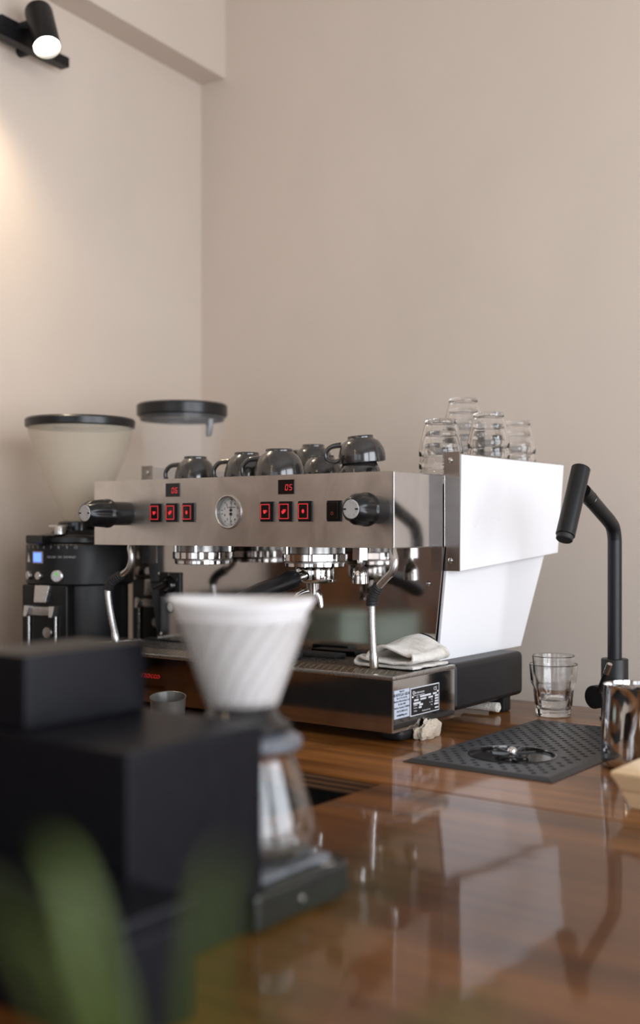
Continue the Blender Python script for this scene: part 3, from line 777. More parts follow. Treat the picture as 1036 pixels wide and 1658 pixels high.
# ------------------------------------------------------------------ grinders
def hopper_wall(prof, th=.0022):
    return prof + [(max(r-th, .001), z) for r, z in reversed(prof)]
def grinder(name, x, y, label, kind):
    g = thing(name, label, 'coffee grinder', (x, y, CT), .14)
    R = .112
    obj('base', box(-.105, .105, -.125, .125, 0, .028, .012, 3), 'black_matte', g, 35)
    obj('body', lathe([(0, .028), (.098, .028), (.100, .032), (.100, .222), (.0, .222)], 56, mat=Matrix.Diagonal((1, 1.02, 1, 1))), 'black_matte', g, 35)
    obj('fork_plate', box(-.060, .060, -.112, -.085, .028, .222, .004), 'black_plastic', g, 35)
    dr = obj('drum', lathe([(0, .220), (R-.004, .220), (R, .224), (R, .302), (R-.003, .306), (0, .306)], 64), 'black_matte', g, 35)
    obj('lid_disc', lathe([(0, .306), (R-.012, .306), (R-.007, .309), (R-.007, .318), (R-.012, .322), (.062, .327), (.055, .334), (0, .334)], 64), 'black_plastic', g, 35)
    if kind == 'dusty':
        obj('collar', lathe([(0, .333), (.046, .333), (.046, .350), (.040, .353), (0, .353)], 48), 'black_gloss', g, 35)
        prof = [(.034, .350), (.0375, .358), (.046, .377), (.0605, .407), (.0730, .434), (.0820, .457), (.0920, .482), (.0990, .506), (.1060, .530), (.1105, .552)]
        lid = [(0, .556), (.060, .556), (.062, .551), (.1120, .551), (.1150, .553), (.1155, .566), (.112, .570), (.060, .571), (0, .571)]
        obj('hopper', lathe(hopper_wall(prof), 72, closed=True), 'hopper_dusty', g, 50)
        obj('hopper_lid', lathe(lid, 72), 'black_plastic', g, 35)
    else:
        obj('collar', lathe([(0, .333), (.056, .333), (.056, .362), (.050, .366), (0, .366)], 48), 'black_gloss', g, 35)
        prof = [(.048, .362), (.062, .380), (.072, .410), (.082, .470), (.091, .530), (.0975, .570), (.1010, .600)]
        obj('hopper', lathe(hopper_wall(prof), 72, closed=True), 'hopper_clear', g, 50)
        lid = [(0, .6), (.094, .6), (.095, .590), (.098, .590), (.099, .6), (.1045, .6), (.1060, .602), (.1060, .624), (.102, .628), (0, .629)]
        obj('hopper_lid', lathe(lid, 72), 'black_plastic', g, 35)
        obj('hopper_latch', hexa([(.058, .028, .552), (.076, .010, .552), (.068, .004, .552), (.050, .022, .552), (.060, .036, .602), (.084, .012, .602), (.074, .002, .602), (.050, .026, .602)], .002), 'black_gloss', g, 35)
    # controls on the drum, facing the barista (-y)
    screen_on = kind == 'dusty'
    def on_drum(a, z, r=R): return Vector((r*math.sin(a), -r*math.cos(a), z))
    def curved(name, a0, a1, z0, z1, th, mat, par):
        bm = bmesh.new(); n_ = 8; rows = []
        for i in range(n_+1):
            a = a0+(a1-a0)*i/n_
            rows.append([bm.verts.new(on_drum(a, zz, rr)) for rr, zz in ((R-.001, z0), (R+th, z0), (R+th, z1), (R-.001, z1))])
        for p, q in zip(rows, rows[1:]):
            for k in range(4): bm.faces.new((p[k], p[(k+1) % 4], q[(k+1) % 4], q[k]))
        bm.faces.new(rows[0][::-1]); bm.faces.new(rows[-1])
        return obj(name, bm, mat, par, 30)
    sc = curved('screen_bezel', -.30, -.02, .2660, .2905, .0012, 'print_grey', dr)
    curved('screen', -.265, -.055, .2690, .2875, .0018, 'lcd_blue' if screen_on else 'black_gloss', dr)
    for a, r in ((-.42, .0090), (-.10, .0085), (.30, .0125)):
        A = axis_mat(on_drum(a, .2405), on_drum(a, 0))
        b = obj('button', lathe([(0, .007), (r*.85, .007), (r, .0055), (r, 0), (0, 0)], 28, mat=A), 'satin_steel', dr, 35)
        if r > .012: obj('button_light', lathe([(0, .0078), (.0032, .0076), (.0032, .007), (0, .007)], 12, mat=axis_mat(on_drum(a, .2445), on_drum(a, 0))), 'green_glow', b, 30)
    parts = []
    for k, ch in enumerate('3 4 5 6 7 8 9 10'.split()):
        a = -.46+k*.155
        p = on_drum(a, .2985, R+.0004)
        parts.append((text(ch, .0085), T(p) @ Matrix.Rotation(a, 4, 'Z') @ FRONT))
    for k, ch in enumerate('GRIND ON DEMAND'):
        a = .10+k*.0365
        if ch != ' ': parts.append((text(ch, .0066), T(on_drum(a, .2790, R+.0004)) @ Matrix.Rotation(a, 4, 'Z') @ FRONT))
    bmp = joined(parts)
    for k in range(15):
        a = -.46+k*.0775
        p = [on_drum(a-.004, .3035, R+.0005), on_drum(a+.004, .3035, R+.0005), on_drum(a+.004, .3055, R+.0005), on_drum(a-.004, .3055, R+.0005)]
        bmp.faces.new([bmp.verts.new(q) for q in p])
    obj('dial_print', bmp, 'print_grey', dr, 0)
    p = [on_drum(-.56, .268, R+.0005), on_drum(-.42, .268, R+.0005), on_drum(-.49, .288, R+.0005)]
    bmw = bmesh.new(); bmw.faces.new([bmw.verts.new(q) for q in p]); obj('warning_mark', bmw, 'label_white', dr, 0)
    obj('adjust_lever', box(-.022, .022, -.142, -.070, .307, .324, .003), 'black_gloss', g, 30)
    obj('lock_screw', lathe([(0, .347), (.0105, .347), (.0115, .345), (.0115, .330), (.0, .330)], 24, mat=T((.022, -.088, -.004))), 'satin_steel', g, 35)
    obj('shutter_slide', box(-.012, .012, -.085, -.045, .338, .345, .002), 'satin_steel', g, 30)
    # outlet and portafilter fork
    obj('spout', hexa([(-.016, -.126, .186), (.016, -.126, .186), (.016, -.100, .186), (-.016, -.100, .186), (-.020, -.118, .222), (.020, -.118, .222), (.020, -.090, .222), (-.020, -.090, .222)], .003), 'satin_steel', g, 30)
    for s in (-1, 1):
        fk = obj('fork_arm', hexa([(s*.030, -.132, .158), (s*.038, -.132, .158), (s*.038, -.105, .158), (s*.030, -.105, .158), (s*.026, -.127, .180), (s*.040, -.127, .180), (s*.040, -.105, .180), (s*.026, -.105, .180)], .001), 'satin_steel', g, 30)
        obj('fork_strut', tube([(s*.036, -.1165, .160), (s*.036, -.1165, .030)], .0026, 10), 'satin_steel', g, 40)
    obj('fork_bridge', box(-.034, .034, -.122, -.105, .160, .178, .002), 'satin_steel', g, 30)
    obj('fork_button', lathe([(0, .003), (.011, .0025), (.012, 0), (0, 0)], 24, mat=axis_mat((.010, -.112, .125), (0, -1, 0))), 'satin_steel', g, 35)
    return g
grinder('coffee_grinder', -.861, .105, 'black coffee grinder with a dusty cream bean hopper and blue screen', 'dusty')
grinder('coffee_grinder', -.861, .4165, 'black coffee grinder with a clear empty hopper under a thick black lid', 'clear')

# ------------------------------------------------------------------ cups on the machine
ZC = CT + .420
def cup_profile(R, Hc, t=.0035):
    out = [(R*.53, 0), (R*.545, .0015), (R*.545, .0045), (R*.62, .0075), (R*.755, Hc*.22), (R*.865, Hc*.36), (R*.945, Hc*.52), (R*.99, Hc*.70), (R, Hc*.86), (R*.985, Hc)]
    inn = [(R*.985-t*.5, Hc+.0008), (R-t*1.1, Hc*.86), (R*.945-t, Hc*.53), (R*.865-t, Hc*.38), (R*.70, Hc*.23), (R*.50, .0105), (0, .0095)]
    return [(0, .003), (R*.47, .003), (R*.49, 0)]+out+inn
def make_cup(R, Hc, label, q=1.0):
    t = thing('coffee_cup', label, 'cup', (0, 0, 0), 0, 'dark grey cups on the espresso machine')
    obj('bowl', lathe(cup_profile(R, Hc), 56), 'cup_glaze', t, 40)
    obj('handle', tube([(R*.93, 0, Hc*.84), (R*1.22, 0, Hc*.90), (R*1.50, 0, Hc*(1-.22*q)), (R*1.55, 0, Hc*(1-.46*q)), (R*1.30, 0, Hc*(1-.68*q)), (R*(.84+.1*(1-q)), 0, Hc*(1-.72*q))], [.0050, .0042, .0042, .0042, .0044, .0052], 12, sub=6), 'cup_glaze', t, 60)
    return t
def place_cup(c, x, y, zr, face, tilt=(0, 0)):
    # upside down, handle pointing along angle face
    c.rotation_euler = (PI+tilt[0], tilt[1], face)
    c.location = (x, y, zr)
Hs, Rs = .056, .0405
specs = [(-.512, .088, 0, .0405, .055, 200, 'dark grey cup upside down, nearest the clear hopper'),
         (-.3755, .080, 0, .0420, .057, 200, 'dark grey upturned cup, second in the row after the hopper'),
         (-.2790, .0565, 0, .0455, .058, 200, 'largest dark grey upturned cup, above the red 05 display'),
         (-.2930, .205, 0, .0405, .055, 150, 'dark grey upturned cup half hidden behind the largest cup'),
         (-.1560, .132, 0, .0375, .045, 330, 'dark grey upturned cup carrying another cup'),
         (-.1560, .132, .031, .0420, .047, 205, 'topmost dark grey cup set over another cup'),
         (-.3960, .312, 0, .0380, .048, 170, 'dark grey upturned cup at the back, carrying another cup'),
         (-.3960, .312, .036, .0410, .050, 195, 'dark grey cup stacked at the back with its foot showing')]
for x, y, z, R, Hc, fa, lb in specs:
    c = make_cup(R, Hc, lb, .55 if 'carrying' in lb else 1.0)
    tl = (-.05, .08) if z > .02 and y < .2 else (0, 0)
    place_cup(c, x, y, ZC+Hc+.0012+z+(.003 if tl[0] else 0), math.radians(fa), tl)

# ------------------------------------------------------------------ glass tumblers stacked on the machine
def tumbler_profile(Rt, Rb, Hg, wall=.0026, foot=.007):
    return [(0, .0008), (Rb*.80, .0008), (Rb*.86, 0), (Rb*.95, .0006), (Rb, .003), (Rb*1.0, .007), (Rb*.985, .0085), (Rb*1.06, .0125), (Rt*.985, Hg*.80), (Rt*1.0, Hg*.84), (Rt, Hg-.001),
            (Rt-.0008, Hg), (Rt-wall*.7, Hg-.0006), (Rt-wall, Hg*.84), (Rb*1.02-wall*.5, .014), (Rb*.86, foot+.0015), (0, foot)]
tme = None
pitch = .0220; HG = .066
stacks = [('the front stack beside the steel flange', -.0408, .217, 3), ('the tallest stack', -.133, .46, 6), ('the stack just ahead of the rearmost', -.0215, .3575, 4), ('the rearmost stack', -.058, .541, 4)]
ordn = ['topmost', 'second from the top', 'third from the top', 'fourth from the top', 'fifth from the top', 'lowest']
for where, x, y, cnt in stacks:
    for k in range(cnt):
        if tme is None:
            o = obj('glass_tumbler', lathe(tumbler_profile(.0392, .0285, HG), 48), 'clear_glass', smooth=40); tme = o
        else:
            o = tme.copy(); COL.objects.link(o)
        o.rotation_euler = (PI, 0, random.random()*6)
        o.location = (x, y, ZC+HG+.0012+k*pitch)
        up = cnt-1-k
        pos = 'lowest' if k == 0 else ordn[up]
        tag(o, 'upturned clear tumbler, %s in %s' % (pos, where), 'glass', 'stacked tumblers on the espresso machine')

# two nested faceted glasses on the counter
def facet(r, z, a):
    if z > .056: return r
    k = min(1, (.056-z)/.008)
    n_ = 10; q = (a % (2*PI/n_))-PI/n_
    return r*(1-k*.035*(1-math.cos(q*n_*.5)**2)) if True else r
def rocks(lbl, loc, k=1.0):
    pr = [(0, .001), (.026, .001), (.030, 0), (.0315, .002), (.0330, .014), (.0362, .045), (.0372, .052), (.0400, .058), (.0406, .062), (.0432, .0905), (.0434, .0925), (.0424, .0930), (.0412, .0915), (.0384, .062), (.0346, .050), (.0302, .018), (.027, .0125), (0, .0115)]
    o = obj('rocks_glass', lathe([(r*k, z) for r, z in pr], 80, rfun=facet), 'clear_glass', smooth=28)
    o.location = loc
    return tag(o, lbl, 'glass', 'nested glasses by the drain tray')
rocks('clear faceted glass standing on the counter, the outer of two nested', (.1017, .3734, CT+.0004))
rocks('clear faceted glass nested inside another, rim rising above it', (.1017, .3734, CT+.0155), .88)

# ------------------------------------------------------------------ drain tray with glass rinser
X0, X1, Y0, Y1 = .1015, .3363, -.1323, .2975
dn = thing('drain_tray', 'charcoal perforated drain tray with a round rinser, set in the counter', 'drain tray')
ra, rb_, rr = .2154, -.011, .063
holes = [circle(ra, rb_, rr, 56)]
px_, py_ = .0217, .0135
j = 0; y = Y0+.024
while y < Y1-.020:
    x = X0+.022+(px_/2 if j % 2 else 0)
    while x < X1-.020:
        if (x-ra)**2+(y-rb_)**2 > (rr+.009)**2: holes.append(circle(x, y, .0045, 12))
        x += px_
    y += py_; j += 1
obj('perforated_plate', holed([(X0+.012, Y0+.012), (X1-.012, Y0+.012), (X1-.012, Y1-.012), (X0+.012, Y1-.012)], holes, .0016, lambda u, v, t: (u, v, .0032+t)), 'charcoal_plate', dn, 0)
fl = bmesh.new()
def ringloop(d, z): return [fl.verts.new(p) for p in ((X0+d, Y0+d, z), (X1-d, Y0+d, z), (X1-d, Y1-d, z), (X0+d, Y1-d, z))]
L = [ringloop(0, .0002), ringloop(0, .0010), ringloop(.010, .0050), ringloop(.0115, .0050), ringloop(.0120, .0034), ringloop(.0125, .0002)]
for a, b in zip(L, L[1:]+L[:1]):
    for i in range(4): fl.faces.new((a[i], a[(i+1) % 4], b[(i+1) % 4], b[i]))
obj('tray_frame', fl, 'charcoal_plate', dn, 0)
obj('drain_pan', box(X0+.0125, X1-.0125, Y0+.0125, Y1-.0125, .0003, .0012), 'void_black', dn, 0)
rin = obj('rinser_bowl', lathe([(rr+.0008, .0046), (rr+.0022, .0058), (rr, .0056), (rr-.001, .0020), (rr-.001, .0014), (0, .0014)], 56, mat=T((ra, rb_, 0))), 'black_gloss', dn, 40)
for k in range(5):
    a = 2*PI*k/5+.35
    A = T((ra, rb_, 0)) @ Matrix.Rotation(a, 4, 'Z')
    obj('rinser_arm', hexa([A @ Vector(p) for p in ((.004, -.0035, .0030), (.034, -.0030, .0085), (.034, .0030, .0085), (.004, .0035, .0030), (.004, -.0025, .0075), (.034, -.0018, .0115), (.034, .0018, .0115), (.004, .0025, .0075))]), 'charcoal_plate', rin, 0)
obj('rinser_button', lathe([(0, .0165), (.0040, .0158), (.0068, .0130), (.0075, .0090), (.0075, .0016), (0, .0016)], 24, mat=T((ra, rb_, 0))), 'chrome', rin, 40)
obj('rinser_ring', lathe([(.0225, .0030), (.0245, .0045), (.0225, .0060), (.0205, .0045)], 36, mat=T((ra, rb_, 0)), closed=True), 'charcoal_plate', rin, 40)

# ------------------------------------------------------------------ mixer tap
tap = thing('water_tap', 'matte black pillar tap with angled spout and cylindrical head behind the drain', 'tap', (.206, .4014, CT))
obj('collar', lathe([(0, 0), (.0260, 0), (.0260, .003), (.0236, .004), (.0236, .1055), (.0228, .107), (0, .107)], 40), 'black_matte', tap, 35)
obj('pillar', tube([(0, 0, .105), (0, 0, .20), (0, 0, .30), (0, -.001, .322), (0, -.009, .340), (0, -.026, .351), (0, -.060, .3665), (0, -.098, .3835)], .0125, 24, sub=6), 'black_matte', tap, 60)
obj('joint', tube([(0, -.096, .3826), (0, -.118, .3925), (0, -.136, .4005)], .0128, 24), 'black_matte', tap, 40)
obj('joint_ring', lathe([(.0128, -.001), (.0134, 0), (.0128, .001)], 28, mat=axis_mat((0, -.110, .3889), (0, -.04, .018))), 'black_gloss', tap, 40)
hd = obj('spray_head', lathe([(0, 0), (.0145, 0), (.0158, .0012), (.0158, .128), (.0150, .129), (0, .129)], 36, mat=axis_mat((0, -.2075, .3260), (0, .0625, .1120))), 'black_matte', tap, 35)
obj('aerator', lathe([(0, -.008), (.0125, -.008), (.0138, -.0065), (.0138, .001), (0, .001)], 32, mat=axis_mat((0, -.2075, .3260), (0, .0625, .1120))), 'black_rubber', hd, 35)
obj('valve', lathe([(0, .030), (.0195, .030), (.0205, .029), (.0205, .0), (0, .0)], 40, mat=axis_mat((-.012, -.016, .042), (-.30, -.95, 0))), 'black_matte', tap, 35)
lv = obj('lever', tube([(-.010, -.046, .052), (.012, -.058, .098)], .0048, 14), 'black_gloss', tap, 40)
obj('lever_end', tube([(.0065, -.055, .0866), (.0150, -.0595, .1045)], .0052, 14), 'chrome', tap, 40)

# ------------------------------------------------------------------ milk pitcher
pit = thing('milk_pitcher', 'polished steel milk pitcher standing beside the drain tray', 'pitcher', (.3835, .0330, CT))
def spout_r(r, z, a):
    d = (a-math.radians(-55)+PI) % (2*PI)-PI
    k = max(0, (z-.055)/.062); return r*(1+.42*k*k*math.exp(-(d/.30)**2))
pr = [(0, .0006), (.036, .0006), (.0405, .002), (.0445, .008), (.0460, .016), (.0462, .025), (.0450, .050), (.0425, .080), (.0410, .100), (.0412, .114), (.0418, .1172), (.0410, .1172), (.0402, .114), (.0400, .100), (.0415, .080), (.0440, .050), (.0452, .025), (.043, .010), (.036, .003), (0, .003)]
obj('jug', lathe(pr, 96, rfun=spout_r), 'chrome', pit, 50)
ha = math.radians(125); ux, uy = math.cos(ha), math.sin(ha)
obj('handle', tube([(ux*r, uy*r, z) for r, z in ((.041, .104), (.058, .108), (.072, .098), (.075, .075), (.068, .048), (.056, .030), (.0455, .026))], .0042, 12, sub=5), 'chrome', pit, 50)

# ------------------------------------------------------------------ pale wooden trays
def wood_tray(x, y, z, sx, sy, hh, ins, lbl):
    t = thing('wooden_tray', lbl, 'tray', (x, y, CT+z), 0, 'pale wooden trays at the counter edge')
    hh2 = hh
    obj('board', hexa([(ins, ins, 0), (sx-ins, ins, 0), (sx-ins, sy-ins, 0), (ins, sy-ins, 0), (0, 0, hh2-.004), (sx, 0, hh2-.004), (sx, sy, hh2-.004), (0, sy, hh2-.004)], .0006), 'pale_wood', t, 20)
    obj('top_panel', box(.0004, sx-.0004, .0004, sy-.0004, hh2-.004, hh2, .0010), 'pale_wood', t, 20)
wood_tray(.4600, -.203, 0.0, .160, .150, .0225, .008, 'lower of two pale wooden trays stacked by the milk pitcher')
wood_tray(.4505, -.216, .0228, .175, .165, .0235, .010, 'upper pale wooden tray lying flat on another tray')

# ------------------------------------------------------------------ pour-over brewer in the foreground
br = thing('pour_over_brewer', 'black stepped pour-over brewing station with a scale platform', 'coffee brewer')
obj('housing', box(.162, .3765, -.937, -.7815, .004, .1746, .003), 'housing_black', br, 30)
obj('upper_housing', box(.162, .2460, -.925, -.7900, .1746, .236, .003), 'housing_black', br, 30)
pfm = obj('scale_platform', box(.232, .3840, -.8000, -.6660, .003, .0345, .004, 3), 'platform_black', br, 30)
obj('platform_glass', box(.236, .3815, -.781, -.6685, .0345, .0362, .0006), 'black_gloss', br, 30)
obj('weighing_plate', box(.238, .3710, -.7800, -.6780, .0362, .0410, .0015), 'plate_grey', br, 30)
obj('touch_button', lathe([(0, .0372), (.0075, .0372), (.0085, .0362), (0, .0362)], 28, mat=T((.3760, -.6920, 0))), 'chrome', br, 30)
screw((.3840, -.737, .017), (1, 0, 0), .0032, br, 'dark_steel')
for x, y in ((.175, -.925), (.36, -.925), (.25, -.68), (.37, -.68)):
    obj('foot', lathe([(0, 0), (.007, 0), (.007, .006), (0, .006)], 16, mat=T((x, y, 0))), 'black_rubber', br, 30)
bx_ = thing('storage_box', 'low black box standing on the counter against the brewer', 'box', (0, 0, CT))
obj('box_body', box(.245, .447, -1.010, -.9405, .001, .070, .003), 'housing_black', bx_, 30)
obj('box_lid', box(.244, .448, -1.011, -.9395, .070, .085, .003), 'housing_black', bx_, 30)
SXc, SYc = .306, -.718
sv = thing('glass_server', 'clear glass coffee server under the dripper, on the scale platform', 'carafe', (SXc, SYc, CT+.0412))
pr = [(0, .0008), (.050, .0008), (.0575, .003), (.0612, .010), (.0618, .020), (.0585, .040), (.0500, .068), (.0430, .087), (.0425, .092), (.0455, .096), (.0440, .0965), (.0405, .092), (.0410, .087), (.0480, .068), (.0565, .040), (.0598, .020), (.059, .011), (.055, .005), (0, .0028)]
obj('jar', lathe(pr, 72), 'server_glass', sv, 50)
obj('lid_ring', lathe([(.030, .0966), (.0490, .0966), (.0500, .098), (.0500, .104), (.046, .107), (.036, .112), (.030, .112)], 56, closed=True), 'plate_grey', sv, 40)
obj('handle', tube([(-.040, .020, .088), (-.064, .032, .086), (-.074, .037, .068), (-.070, .035, .040), (-.056, .028, .024)], .0055, 12, sub=5), 'server_glass', sv, 60)
DX, DY = .302, -.7215
dp = thing('pour_over_dripper', 'clear ribbed cone dripper standing on the glass server', 'dripper', (DX, DY, CT+.1535))
obj('base_flange', lathe([(.016, 0), (.044, 0), (.0455, .002), (.0455, .005), (.040, .008), (.034, .012), (.0300, .022), (.0285, .0235), (.016, .0235)], 56, closed=True), 'black_gloss', dp, 40)
def cone_r(z): return .0330 + (.0615-.0330)*((z-.024)/.078)
cz0, cz1 = .0235, .1010
obj('cone', lathe([(cone_r(cz0), cz0), (cone_r(.06), .06), (cone_r(cz1), cz1), (cone_r(cz1)+.002, cz1+.001), (cone_r(cz1)+.002, cz1+.003), (cone_r(cz1)-.0015, cz1+.003), (cone_r(.06)-.002, .06), (cone_r(cz0)-.002, cz0)], 72, closed=True), 'dripper_clear', dp, 50)
for k in range(20):
    pts = []
    for i in range(9):
        t = i/8; z = cz0+(cz1-cz0)*t; a = 2*PI*k/20 + .9*t
        pts.append((math.cos(a)*(cone_r(z)-.0006), math.sin(a)*(cone_r(z)-.0006), z))
    obj('spiral_rib', tube(pts, .0014, 6), 'dripper_rib', dp, 60)
obj('handle', tube([(-.048, .030, .084), (-.068, .043, .084), (-.076, .047, .066), (-.066, .041, .044), (-.036, .022, .034)], .0048, 10, sub=5), 'dripper_clear', dp, 60)
# folded paper filter standing in the cone
bm = bmesh.new(); rows = []
for i in range(14):
    t = i/13; z = .028+(.1205-.028)*t; row = []
    for k in range(96):
        a = 2*PI*k/96
        r = (cone_r(z)-.0042) if z < .1035 else (cone_r(.1035)-.0042)+(z-.1035)*.62
        r *= 1 + (.012*math.sin(3*a+1)+.006*math.sin(7*a))*max(0, t-.6)*2.0
        row.append(bm.verts.new((r*math.cos(a), r*math.sin(a), z+(.0016*math.sin(2*a+.4) if i == 13 else 0))))
    rows.append(row)
for A_, B_ in zip(rows, rows[1:]):
    for k in range(96): bm.faces.new((A_[k], A_[(k+1) % 96], B_[(k+1) % 96], B_[k]))
bm.faces.new(rows[0][::-1])
pfl = obj('paper_filter', bm, 'filter_paper', smooth=60); pfl.location = (DX, DY, CT+.1535)
so = pfl.modifiers.new('thickness', 'SOLIDIFY'); so.thickness = .0006
tag(pfl, 'white paper filter standing in the cone dripper', 'paper filter')

# small grey pitcher with a slanted rim between brewer and machine
bm = lathe([(0, .001), (.024, .001), (.0265, .003), (.0275, .02), (.0300, .056), (.0305, .058), (.0290, .0575), (.0262, .02), (.024, .006), (0, .005)], 48)
for v in bm.verts:
    if v.co.z > .03: v.co.z += (v.co.x*.598*-1+v.co.y*.80)*.16*min(1, (v.co.z-.03)/.025)
o = obj('dosing_cup', bm, 'grey_ceramic', smooth=40); o.location = (-.343, -.16, CT)
tag(o, 'small grey cup with a slanted rim in front of the drip tray', 'cup')

# ------------------------------------------------------------------ side counter mirrored in the splash back
sc_ = thing('side_counter', 'dark side counter along the wall, mirrored in the splash back', 'counter', (0, 0, 0))
obj('worktop', hexa([(lw_x(-.30)+.01, -.30, CT-.04), (lw_x(-2.2)+.01, -2.2, CT-.04), (-.62, -2.2, CT-.04), (-.72, -.30, CT-.04), (lw_x(-.30)+.01, -.30, CT), (lw_x(-2.2)+.01, -2.2, CT), (-.62, -2.2, CT), (-.72, -.30, CT)]), 'varnished_wood', sc_, 0)
obj('cabinet', hexa([(lw_x(-.30)+.01, -.31, 0), (lw_x(-2.2)+.01, -2.19, 0), (-.64, -2.19, 0), (-.74, -.31, 0), (lw_x(-.30)+.01, -.31, CT-.04), (lw_x(-2.2)+.01, -2.19, CT-.04), (-.64, -2.19, CT-.04), (-.74, -.31, CT-.04)]), 'void_black', sc_, 0)
wc_ = thing('wall_cabinet', 'tall dark brown cabinet against the wall, mirrored in the splash back', 'cabinet', (0, 0, 0))
def slant(y0, y1, d0, d1, z0, z1): return hexa([(lw_x(y0)+d0, y0, z0), (lw_x(y1)+d0, y1, z0), (lw_x(y1)+d1, y1, z0), (lw_x(y0)+d1, y0, z0), (lw_x(y0)+d0, y0, z1), (lw_x(y1)+d0, y1, z1), (lw_x(y1)+d1, y1, z1), (lw_x(y0)+d1, y0, z1)])
obj('carcass', slant(-.66, -2.1, .012, .10, CT+.001, CT+.62), 'varnished_wood', wc_, 0)
for k in range(3): obj('door', slant(-.67-k*.475, -1.125-k*.475, .10, .115, CT+.012, CT+.61), 'varnished_wood', wc_, 0)
for k, (y, hh, wx, wy) in enumerate(((-.73, .110, .12, .12), (-.94, .085, .13, .24))):
    t = thing('mint_box', ('taller', 'longer')[k]+' mint green box on the side counter, mirrored in the splash back', 'box', (-.86, y, CT), 0, 'mint boxes on the side counter')
    obj('box_body', box(-wx/2, wx/2, -wy/2, wy/2, 0, hh*.78, .004), 'mint_paint', t, 30)
    obj('box_lid', box(-wx/2-.002, wx/2+.002, -wy/2-.002, wy/2+.002, hh*.78, hh, .004), 'mint_paint', t, 30)
for k, y in enumerate((-.37, -.47, -.57)):
    t = thing('coffee_canister', ('first', 'middle', 'last')[k]+' of three black canisters mirrored in the splash back', 'canister', (-.985, y, CT), 0, 'canisters on the side counter')
    obj('can', lathe([(0, 0), (.038, 0), (.040, .003), (.040, .150), (0, .150)], 28), 'black_matte', t, 35)
    obj('can_lid', lathe([(0, .150), (.042, .150), (.042, .172), (.038, .175), (0, .175)], 28), 'black_plastic', t, 35)

# ------------------------------------------------------------------ potted plant close to the camera
PX, PY = .813, -1.342
pt = thing('potted_plant', 'green plant with long narrow leaves, blurred close to the lens', 'plant', (PX, PY, CT))
obj('pot', lathe([(0, 0), (.038, 0), (.040, .003), (.052, .075), (.055, .078), (.055, .090), (.051, .090), (.049, .077), (.0, .070)], 40), 'terracotta', pt, 40)
obj('soil', lathe([(0, .080), (.048, .078), (.048, .070), (0, .070)], 32), 'soil', pt, 40)
ct_, st_ = math.cos(.6408), math.sin(.6408)
def cam_dir(r, d): return Vector((r*ct_-d*st_, r*st_+d*ct_, 0))       # r to the viewer's right, d away
def leaf(dirv, ln, rise, wd, twist=0):
    """arching strap leaf with a folded midrib, starting at the soil"""
    bm = bmesh.new(); n_ = 14; rows = []
    side = Vector((-dirv.y, dirv.x, 0)).normalized(); th = .0005
    for i in range(n_+1):
        t = i/n_
        p = Vector((0, 0, .078))+dirv.normalized()*(ln*(t**1.5)*.9+.008*t)+Vector((0, 0, rise*(1.55*t-.62*t**2.4)))
        wv = wd*math.sin(PI*min(1, .08+t*.92))**.7*(1 if t < .98 else .15)
        s = side*math.cos(twist*t)+Vector((0, 0, math.sin(twist*t)))
        up = Vector((0, 0, wd*.25))
        rows.append([bm.verts.new(q) for q in (p-s*wv+up, p, p+s*wv+up, p+s*wv+up+Vector((0, 0, -th)), p+Vector((0, 0, -th)), p-s*wv+up+Vector((0, 0, -th)))])
    for a, b in zip(rows, rows[1:]):
        for k in range(6): bm.faces.new((a[k], a[(k+1) % 6], b[(k+1) % 6], b[k]))
    bm.faces.new(rows[0]); bm.faces.new(rows[-1][::-1])
    return obj('leaf', bm, 'leaf_green', pt, 60)
for r, d, ln, rise, wd, tw in ((-1, .1, .040, .200, .0040, .5), (-.6, .3, .026, .205, .0034, -.4), (.3, .6, .020, .200, .0032, .3), (.6, .5, .036, .195, .0038, -.5),
                               (1, .1, .052, .205, .0036, .3), (1, -.02, .072, .170, .0100, .1), (-1, -.1, .02, .19, .0042, .2), (.6, -.2, .02, .175, .0046, .6),
                               (-.3, -.2, .015, .18, .0046, .4), (-.7, .1, .008, .18, .0046, -.8)):
    leaf(cam_dir(r, d), ln, rise, wd, tw)

# ------------------------------------------------------------------ track lights on the side wall
wd_ = Vector((-LW, 1, 0)).normalized(); wn_ = Vector((1, LW, 0)).normalized()
zr_ = CT+1.437
def on_wall(y, off, z): return Vector((lw_x(y), y, z)) + wn_*off
rail = thing('light_rail', 'slim black lighting track fixed along the plaster wall', 'track', (0, 0, 0))
a0, a1 = on_wall(-1.3, .045, zr_), on_wall(.262, .045, zr_)
def bar(p, q, hw, hz):
    d = (q-p).normalized(); s = Vector((-d.y, d.x, 0))
    return hexa([p-s*hw-Vector((0, 0, hz)), q-s*hw-Vector((0, 0, hz)), q+s*hw-Vector((0, 0, hz)), p+s*hw-Vector((0, 0, hz)),
                 p-s*hw+Vector((0, 0, hz)), q-s*hw+Vector((0, 0, hz)), q+s*hw+Vector((0, 0, hz)), p+s*hw+Vector((0, 0, hz))], .002)
obj('track_bar', bar(a0, a1, .014, .012), 'black_matte', rail, 30)
for yy in (-1.1, -.4, .16):
    obj('wall_bracket', tube([on_wall(yy, .001, zr_), on_wall(yy, .035, zr_)], .012, 14), 'black_matte', rail, 30)
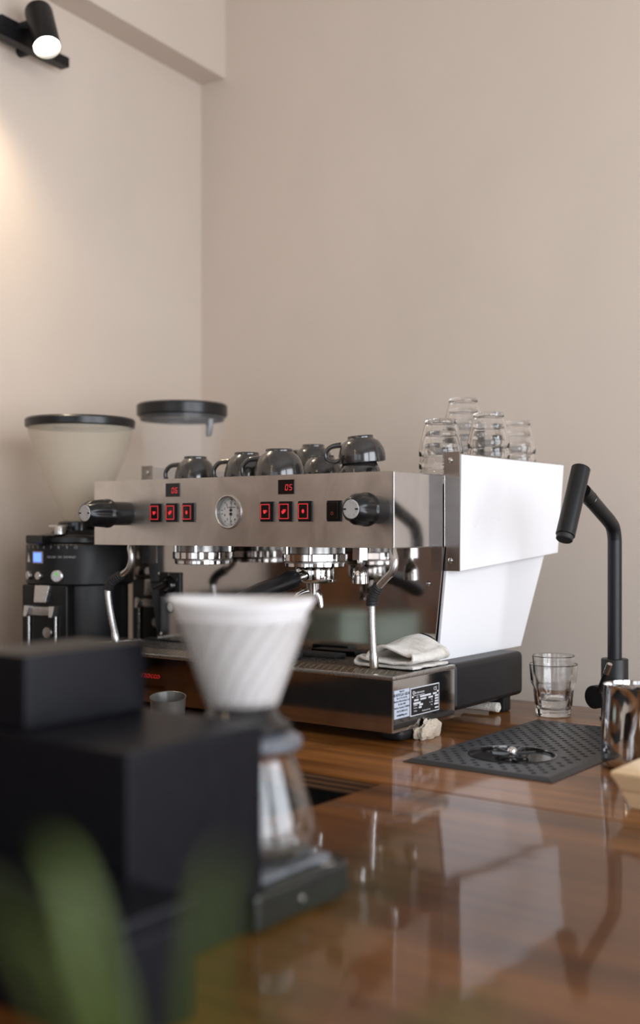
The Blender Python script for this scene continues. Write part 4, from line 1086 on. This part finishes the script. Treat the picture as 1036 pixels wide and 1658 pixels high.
def spot(y, off, aim, power, lbl, cone):
    head = on_wall(y, off, zr_+.020)
    t = thing('track_spotlight', lbl, 'spotlight', tuple(head), 0, 'spotlights on the wall track')
    d = Vector(aim).normalized()
    A = axis_mat(-d*.060, d)
    obj('head', lathe([(0, 0), (.025, 0), (.0300, .004), (.0312, .010), (.0312, .122), (.0295, .1225), (.0285, .112), (0, .112)], 36, mat=A), 'black_matte', t, 35)
    obj('lens', lathe([(0, .1165), (.020, .1160), (.0280, .1130), (0, .1125)], 32, mat=A), 'lamp_glow', t, 40)
    tb = on_wall(y-.02, .045, zr_)-head
    obj('yoke', tube([tuple(tb+Vector((0, 0, .026))), tuple(tb*.55+Vector((0, 0, .022))), (0, 0, 0)], .010, 12), 'black_matte', t, 40)
    ta = tb+Vector((0, 0, .0245)); obj('adapter', bar(ta+wd_*-.055, ta+wd_*.055, .012, .011), 'black_matte', t, 30)
    L_ = bpy.data.lights.new('spot_beam', 'SPOT'); L_.energy = power; L_.color = (1.0, .80, .56); L_.spot_size = cone; L_.spot_blend = .9; L_.shadow_soft_size = .02
    lo = bpy.data.objects.new('spot_beam', L_); COL.objects.link(lo); lo.parent = t
    lo.location = d*.068; lo.rotation_euler = d.to_track_quat('-Z', 'Y').to_euler()
spot(.128, .105, (.46, -.17, -.87), 14, 'black cylindrical track spotlight shining at the end of the wall track', 1.0)
spot(-.17, .19, (-.42, .16, -.90), 15, 'black track spotlight casting the warm pool on the plaster wall', 1.75)

# pendant bulbs of the room, seen as sparks in the glazed cups
for k, (x, y) in enumerate(((-.25, -1.5), (-.22, -2.1), (-.19, -2.7), (-.16, -3.3))):
    z = 2.30
    t = thing('pendant_lamp', 'bare warm bulb on a black cord, pendant number %s from the machine' % ('one', 'two', 'three', 'four')[k], 'pendant lamp', (x, y, z), 0, 'pendant lamps over the seating')
    obj('bulb', lathe([(0, -.10), (.020, -.095), (.030, -.075), (.028, -.050), (.014, -.02), (.013, 0), (0, 0)], 20), 'bulb_glow', t, 60)
    obj('socket', lathe([(0, .05), (.014, .05), (.017, .04), (.017, -.004), (0, -.004)], 20), 'black_plastic', t, 40)
    obj('cord', tube([(0, 0, .045), (0, 0, ROOM_H-z)], .003, 8), 'black_plastic', t, 40)
